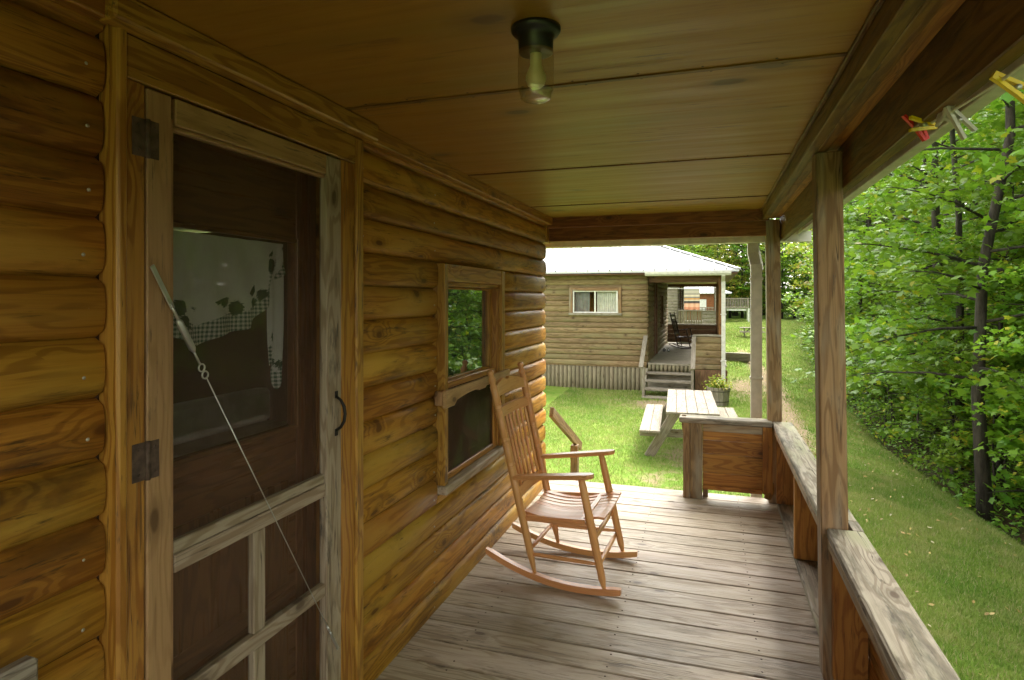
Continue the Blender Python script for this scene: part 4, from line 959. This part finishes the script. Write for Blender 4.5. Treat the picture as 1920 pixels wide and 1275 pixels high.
# timber border
tb = thing('timber_border', 'low weathered timber border beside the path', 'timber border', (.85, 22.6, float(gh(.85, 22.6))))
for a, b in (((-.5, -.3), (.4, -.5)), ((.4, -.5), (.75, .3))):
    mb = MB()
    for k in range(2): mb.beam((a[0], a[1], .07 + k * .14), (b[0], b[1], .07 + k * .14), .15, .135, ch=.01)
    mb.build('timber', M['ngrey'], tb)
mb = MB(); mb.span((-.4, -.28, .0), (.4, .4, .22)); mb.build('fill', M['ngrey'], tb)
# planter
pp = thing('flower_planter', 'wooden tub planter with leafy yellow green plant by the cabin steps', 'planter', (.16, 14.05, float(gh(.16, 14.05))))
mb = MB()
for k in range(14):
    a = k * 2 * math.pi / 14; c0 = Vector((math.cos(a), math.sin(a), 0)); mb.beam(c0 * .19, c0 * .235 + Vector((0, 0, .40)), .095, .02, up=c0)
for z, r in ((.1, .215), (.32, .238)): mb.tube([(math.cos(a) * r, math.sin(a) * r, z) for a in np.linspace(0, 6.2832, 25)], .008, 6, m=1)
mb.lathe([(0, .35), (.21, .35)], n=16, m=2); mb.build('tub', [M['ngrey'], M['iron'], M['dark']], pp)

# ------------------------------------------------------------ foliage
def leafshape(kind):
    if kind == 'maple':
        p = [(0, 0), (.18, .02), (.50, -.02), (.34, .26), (.62, .52), (.30, .52), (.0, 1.0), (-.30, .52), (-.62, .52), (-.34, .26), (-.50, -.02), (-.18, .02)]
    elif kind == 'oval': p = [(0, 0), (.24, .3), (.22, .65), (0, 1), (-.22, .65), (-.24, .3)]
    else: p = [(0, 0), (.45, .3), (.35, .8), (-.1, 1.0), (-.5, .6)]
    p = np.array(p); z = -.25 * np.abs(p[:, 0]) - .15 * p[:, 1] ** 2
    return np.column_stack([p, z])
def leaves(pos, size, kind, flat=.45, out=None):
    n = len(pos); sh = leafshape(kind); k = len(sh)
    a = rng.random(n) * 6.283
    if out is not None: a = np.arctan2(out[:, 1], out[:, 0]) - 1.57 + rng.normal(0, .9, n)
    f = np.stack([-np.sin(a) , np.cos(a), -.25 + rng.normal(0, flat, n)], -1); f /= np.linalg.norm(f, axis=1)[:, None]
    up = np.stack([rng.normal(0, flat, n), rng.normal(0, flat, n), np.ones(n)], -1)
    s = np.cross(f, up); s /= np.linalg.norm(s, axis=1)[:, None]; u = np.cross(s, f)
    sz = size * rng.uniform(.65, 1.25, n)
    V = pos[:, None, :] + sz[:, None, None] * (sh[None, :, 0, None] * s[:, None, :] + sh[None, :, 1, None] * f[:, None, :] + sh[None, :, 2, None] * u[:, None, :])
    return V.reshape(-1, 3), k
def make_tree(name, label, cat, H, crown0, rad, nbr, nleaf, lsize, kind, mat, trunk_r, lean=.3, droop=.25, shape='dome', group=None, spread=.30, nst=1):
    t = thing(name, label, cat, group=group); mb = MB(); pos = []; out = []
    for st_ in range(nst):
        ox, oy = (0, 0) if nst == 1 else (random.uniform(-.25, .25), random.uniform(-.25, .25))
        bend = [Vector((ox + random.uniform(-lean, lean) * (q ** 1.3), oy + random.uniform(-lean, lean) * q ** 1.3, H * q)) for q in np.linspace(0, 1, 8)]
        for i in range(1, 7): bend[i] = (bend[i - 1] + bend[i] + bend[i + 1]) / 3
        bend[0] = Vector((ox, oy, -.3)); mb.tube(bend, [trunk_r * (1.25 if i == 0 else 1) * (1 - .85 * i / 7) for i in range(8)], 9)
        def tp(q):
            f = q * 7; i = min(6, int(f)); return bend[i].lerp(bend[i + 1], f - i)
        for b in range(nbr // nst):
            q = crown0 + (1 - crown0) * (b + random.random()) / (nbr // nst); q = min(q, .99)
            s_ = (q - crown0) / (1 - crown0)
            Lb = rad * ((.75 + .5 * math.sin(min(1, s_ * 1.4) * math.pi * .5)) * (1 - s_ ** 2 * .8) if shape == 'dome' else (1 - s_ * .85)) * random.uniform(.6, 1.15)
            az = b * 2.399 + random.uniform(-.5, .5); p0 = tp(q); el = random.uniform(.0, .5) + .4 * s_; d = Vector((math.cos(az), math.sin(az), math.tan(el) * .7))
            pts = [p0 + d * Lb * s + Vector((0, 0, -droop * Lb * s * s)) for s in (0, .3, .6, .85, 1)]
            mb.tube(pts, [trunk_r * .28 * (1 - q * .6) + .004, trunk_r * .2 * (1 - q * .6) + .003, .008, .005, .002], 5)
            n = max(6, int(nleaf * Lb / rad)); ss = np.sqrt(rng.random(n)) ; nc = max(3, int(Lb / .28)); 
            cc = rng.random((nc, 3)); cs = .25 + .8 * cc[:, 0]; co_ = (cc[:, 1] - .5) * 2 * spread * Lb * (1.1 - .5 * cs)
            ci = rng.integers(0, nc, n); s1 = cs[ci]; side = co_[ci] + rng.normal(0, .13 * (Lb ** .5), n); al = s1 * Lb + rng.normal(0, .14 * (Lb ** .5), n)
            pd = np.array([-math.sin(az), math.cos(az), 0]); dd = np.array(d); P = np.array(p0)[None] + dd[None] * al[:, None] + pd[None] * side[:, None]
            P[:, 2] += -droop * al * al / Lb + rng.normal(0, .04 + .012 * Lb, n) + (cc[ci, 2] - .5) * .3; pos.append(P); out.append(np.repeat(np.array([[d.x, d.y]]), n, 0))
            for j in range(nc):
                e = np.array(p0) + dd * cs[j] * Lb + pd * co_[j]; e[2] += -droop * cs[j] ** 2 * Lb + (cc[j, 2] - .5) * .3
                s0 = max(0, cs[j] - .25); b0 = p0 + d * Lb * s0 + Vector((0, 0, -droop * Lb * s0 * s0)); mb.tube([b0, Vector(e)], [.005, .002], 3)
    mb.build('trunk', M['bark'], t)
    pos = np.concatenate(pos); out = np.concatenate(out); pos = pos[pos[:, 2] > .05] if len(pos) == len(out) else pos
    V, k = leaves(pos, lsize, kind)
    o = np_obj('crown', V, k, M[mat], t, rnd=rng.random(len(pos)))
    return t
def scatter(protos, spots, group, labf):
    for i, (x, y, s, rz, pi) in enumerate(spots):
        p = protos[pi % len(protos)]
        o = p if not p.get('_u') else copy_tree(p)
        p['_u'] = 1; o['_u'] = 1
        o.location = (x, y, float(gh(x, y)) - .02); o.scale = (s, s, s); o.rotation_euler = (0, 0, rz); o['group'] = group; o['label'] = labf(i, pi)
        yield o
G1 = 'leafy trees at the edge of the woods'
near = [make_tree('maple_tree', 'x', 'tree', 9, .10, 2.6, 46, 240, .105, 'maple', 'leafA', .14),
        make_tree('maple_tree', 'x', 'tree', 10, .12, 2.8, 46, 240, .10, 'maple', 'leafA', .18, .5),
        make_tree('maple_tree', 'x', 'tree', 8, .08, 2.3, 46, 240, .10, 'maple', 'leafB', .10, .5)]
near.append(make_tree('old_tree', 'x', 'tree', 12, .14, 2.6, 54, 240, .105, 'maple', 'leafA', .085, 1.2))
sap = [make_tree('maple_sapling', 'x', 'sapling', 3.0, .12, 1.0, 26, 60, .10, 'maple', 'leafA', .025, .3, nst=2),
       make_tree('maple_sapling', 'x', 'sapling', 2.4, .06, .9, 24, 60, .085, 'maple', 'leafB', .02, .3, nst=2),
       make_tree('shrub', 'x', 'shrub', 1.5, .04, .8, 26, 55, .065, 'oval', 'leafB', .015, .3, nst=3)]
far = [make_tree('forest_tree', 'x', 'tree', 13, .06, 3.6, 60, 110, .22, 'blob', 'leafA', .2),
       make_tree('forest_tree', 'x', 'tree', 12, .08, 3.3, 60, 110, .20, 'blob', 'leafY', .2),
       make_tree('forest_tree', 'x', 'tree', 14, .05, 3.0, 66, 100, .22, 'blob', 'leafC', .2, shape='cone'),
       make_tree('forest_tree', 'x', 'tree', 12, .06, 3.6, 60, 110, .20, 'blob', 'leafB', .2)]
TR = []
sp = [(5.1, 10.2, 1, .3, 1), (5.9, 7.2, 1.05, 2.1, 0), (4.2, 14.0, .95, 1.0, 0), (6.4, 12.2, 1.1, 4.0, 1), (7.8, 9.4, 1.1, 5.2, 0), (4.9, 17.5, .95, 3.3, 2), (7.2, 16.0, 1.1, .9, 1),
      (5.0, 21.5, 1.0, 2.5, 2), (7.2, 20.5, 1.1, 1.6, 0), (5.6, 26, 1.0, 4.4, 2), (6.3, 4.6, 1.0, 3.9, 2), (8.6, 6.2, 1.1, .2, 1), (6.2, 1.5, 1.0, 1.9, 0), (9.4, 13.2, 1.2, 2.8, 0), (5.2, -2.2, 1., .8, 1), (8.2, 24, 1.1, 5., 1), (6.4, 30, 1, 2., 2), (5.3, 12.2, .8, 5.1, 2), (6.0, 9.0, .9, .7, 2), (3.36, 9.3, .95, 0, 3), (3.62, 11.1, .8, 2, 3), (4.15, 20.0, .9, 1, 3), (4.6, 20.6, .8, 3, 3), (4.6, 5.4, 1, 4, 3), (4.0, 8.0, .6, 1.2, 2), (3.9, 10.4, .55, 3, 2)]
TL = ['broad green maple in the woods, showing between the posts and the trunk at right', 'tall slim maple behind the first trunks near the right edge', 'slim maple close to the lawn edge right of the near post',
 'broad maple deep behind the trunk pair', 'tall maple standing third row back at right', 'light green maple hanging over the lawn past the near post', 'tall dense maple filling the gap right of the near post',
 'light green maple farther up the lawn edge', 'slim maple behind the light green ones up the lawn', 'light green maple where the lawn edge bends', 'light green maple at the right picture edge, nearest the porch',
 'broad maple filling the upper right corner', 'slim maple beside the porch outside the picture to the right', 'slim maple deep in the woods right of the near post', 'broad maple beside the porch behind the camera',
 'broad tall maple at the back of the woods far up the lawn', 'light green maple at the far lawn end of the wood edge', 'small light green maple under the tall ones right of the near post', 'light green maple half hidden behind the trunk pair',
 'old tree with thick dark bare trunk at the lawn edge, the thickest trunk', 'old tree with dark bare trunk just left of the thickest trunk', 'old tree with pale bare trunk right beside the near post', 'old tree with bare trunk farthest up the lawn', 'old tree with bare trunk at the right picture edge', 'young light green maple in front of the thickest trunk', 'young light green maple between the two dark trunks']
TR += list(scatter(near, sp, G1, lambda i, p: TL[i]))
rs = random.Random(5); sp = []
y = 2.5
while y < 34:
    e = float(edge(y))
    if not 8.5 < y < 9.7: sp.append((e + rs.uniform(.25, .9), y, rs.uniform(.6, 1.0), rs.uniform(0, 6), rs.choice([0, 1, 2, 2, 2])))
    sp.append((e + rs.uniform(1.0, 2.2), y + rs.uniform(-.4, .4), rs.uniform(.9, 1.4), rs.uniform(0, 6), rs.choice([0, 0, 1])))
    y += .85 + y * .012
TR += list(scatter(sap, sp, 'saplings and shrubs along the lawn edge', lambda i, p: ['green maple sapling in the undergrowth along the lawn edge', 'pale green maple sapling in the undergrowth along the lawn edge', 'low small leaved shrub at the foot of the woods'][p]))
sp = []
for x, y in [(9, 2), (11, 8), (12, 14), (10.5, 18), (11, 24), (9, 29), (13, 31), (8, 35), (11, 38), (8.5, 42), (12.5, 45), (9.5, 50), (13, 20), (15, 10), (15, 27), (17, 16), (17, 36), (10, -3), (12, 3), (14, 5)]: sp.append((x, y, rs.uniform(.9, 1.15), rs.uniform(0, 6), rs.choice([0, 0, 3, 2])))
for x, y in [(7.5, 56), (4.5, 58), (2, 56), (-1, 59), (-4, 57), (-8, 60), (-12, 57), (10, 60), (0.5, 66), (5.5, 67), (-6, 68), (-15, 66), (12, 70), (-10, 72), (3, 75), (-20, 60), (-3, 76)]: sp.append((x, y, rs.uniform(.9, 1.2), rs.uniform(0, 6), rs.choice([1, 1, 3, 0, 2])))
for k in range(22): sp.append((-9 + k * .95, 51 + rs.uniform(-1, 1.5), rs.uniform(.45, .62), rs.uniform(0, 6), rs.choice([1, 1, 3, 0])))
for k in range(12): sp.append((-10 + k * 2.0, 62 + rs.uniform(-2, 2), rs.uniform(1, 1.2), rs.uniform(0, 6), rs.choice([0, 2, 3])))
sp += [(7.4, 33, .8, 1., 1), (7.0, 39, .8, 2., 1), (8.0, 46, .8, 3., 1), (6.9, 28.5, .75, 3, 3)]
FL = ['green forest tree standing deep in the woods', 'yellowing tree at the far end of the lawn', 'dark conical evergreen among the far trees', 'light green tree in the far woods']
TR += list(scatter(far, sp, 'forest trees behind the lawn', lambda i, p: FL[p]))
for k in ('_u',):
    for o in TR:
        if k in o.keys(): del o[k]
# backdrop trees on the left/behind, so that glass reflects a wood: same far kinds behind the camera are left out
# undergrowth
n = 26000; y = -2 + 44 * rng.random(n) ** 1.2; x = edge(y) - .05 + rng.exponential(1.6, n); z = gh(x, y) + rng.random(n) ** 1.5 * .38
V, k = leaves(np.stack([x, y, z], -1), .07, 'oval', .5); o = np_obj('undergrowth', V, k, M['leafA'], rnd=rng.random(n)); tag(o, 'low green undergrowth covering the floor of the woods', 'undergrowth', kind='stuff')
n = 900; y = 1 + 22 * rng.random(n) ** 1.4; x = .7 + rng.random(n) * (edge(y) - .6); V, k = leaves(np.stack([x, y, gh(x, y) + .035], -1), .05, 'oval', .25)
o = np_obj('fallen_leaves', V, k, M['litter'], rnd=rng.random(n)); tag(o, 'small dry fallen leaves strewn over the lawn', 'leaves', kind='stuff')
# planter plant
n = 700; P_ = np.stack([rng.normal(0, .10, n), rng.normal(0, .10, n), .38 + np.abs(rng.normal(0, .10, n))], -1); V, k = leaves(P_, .06, 'oval', .5)
np_obj('plant', V, k, M['leafY'], pp, rnd=rng.random(n))
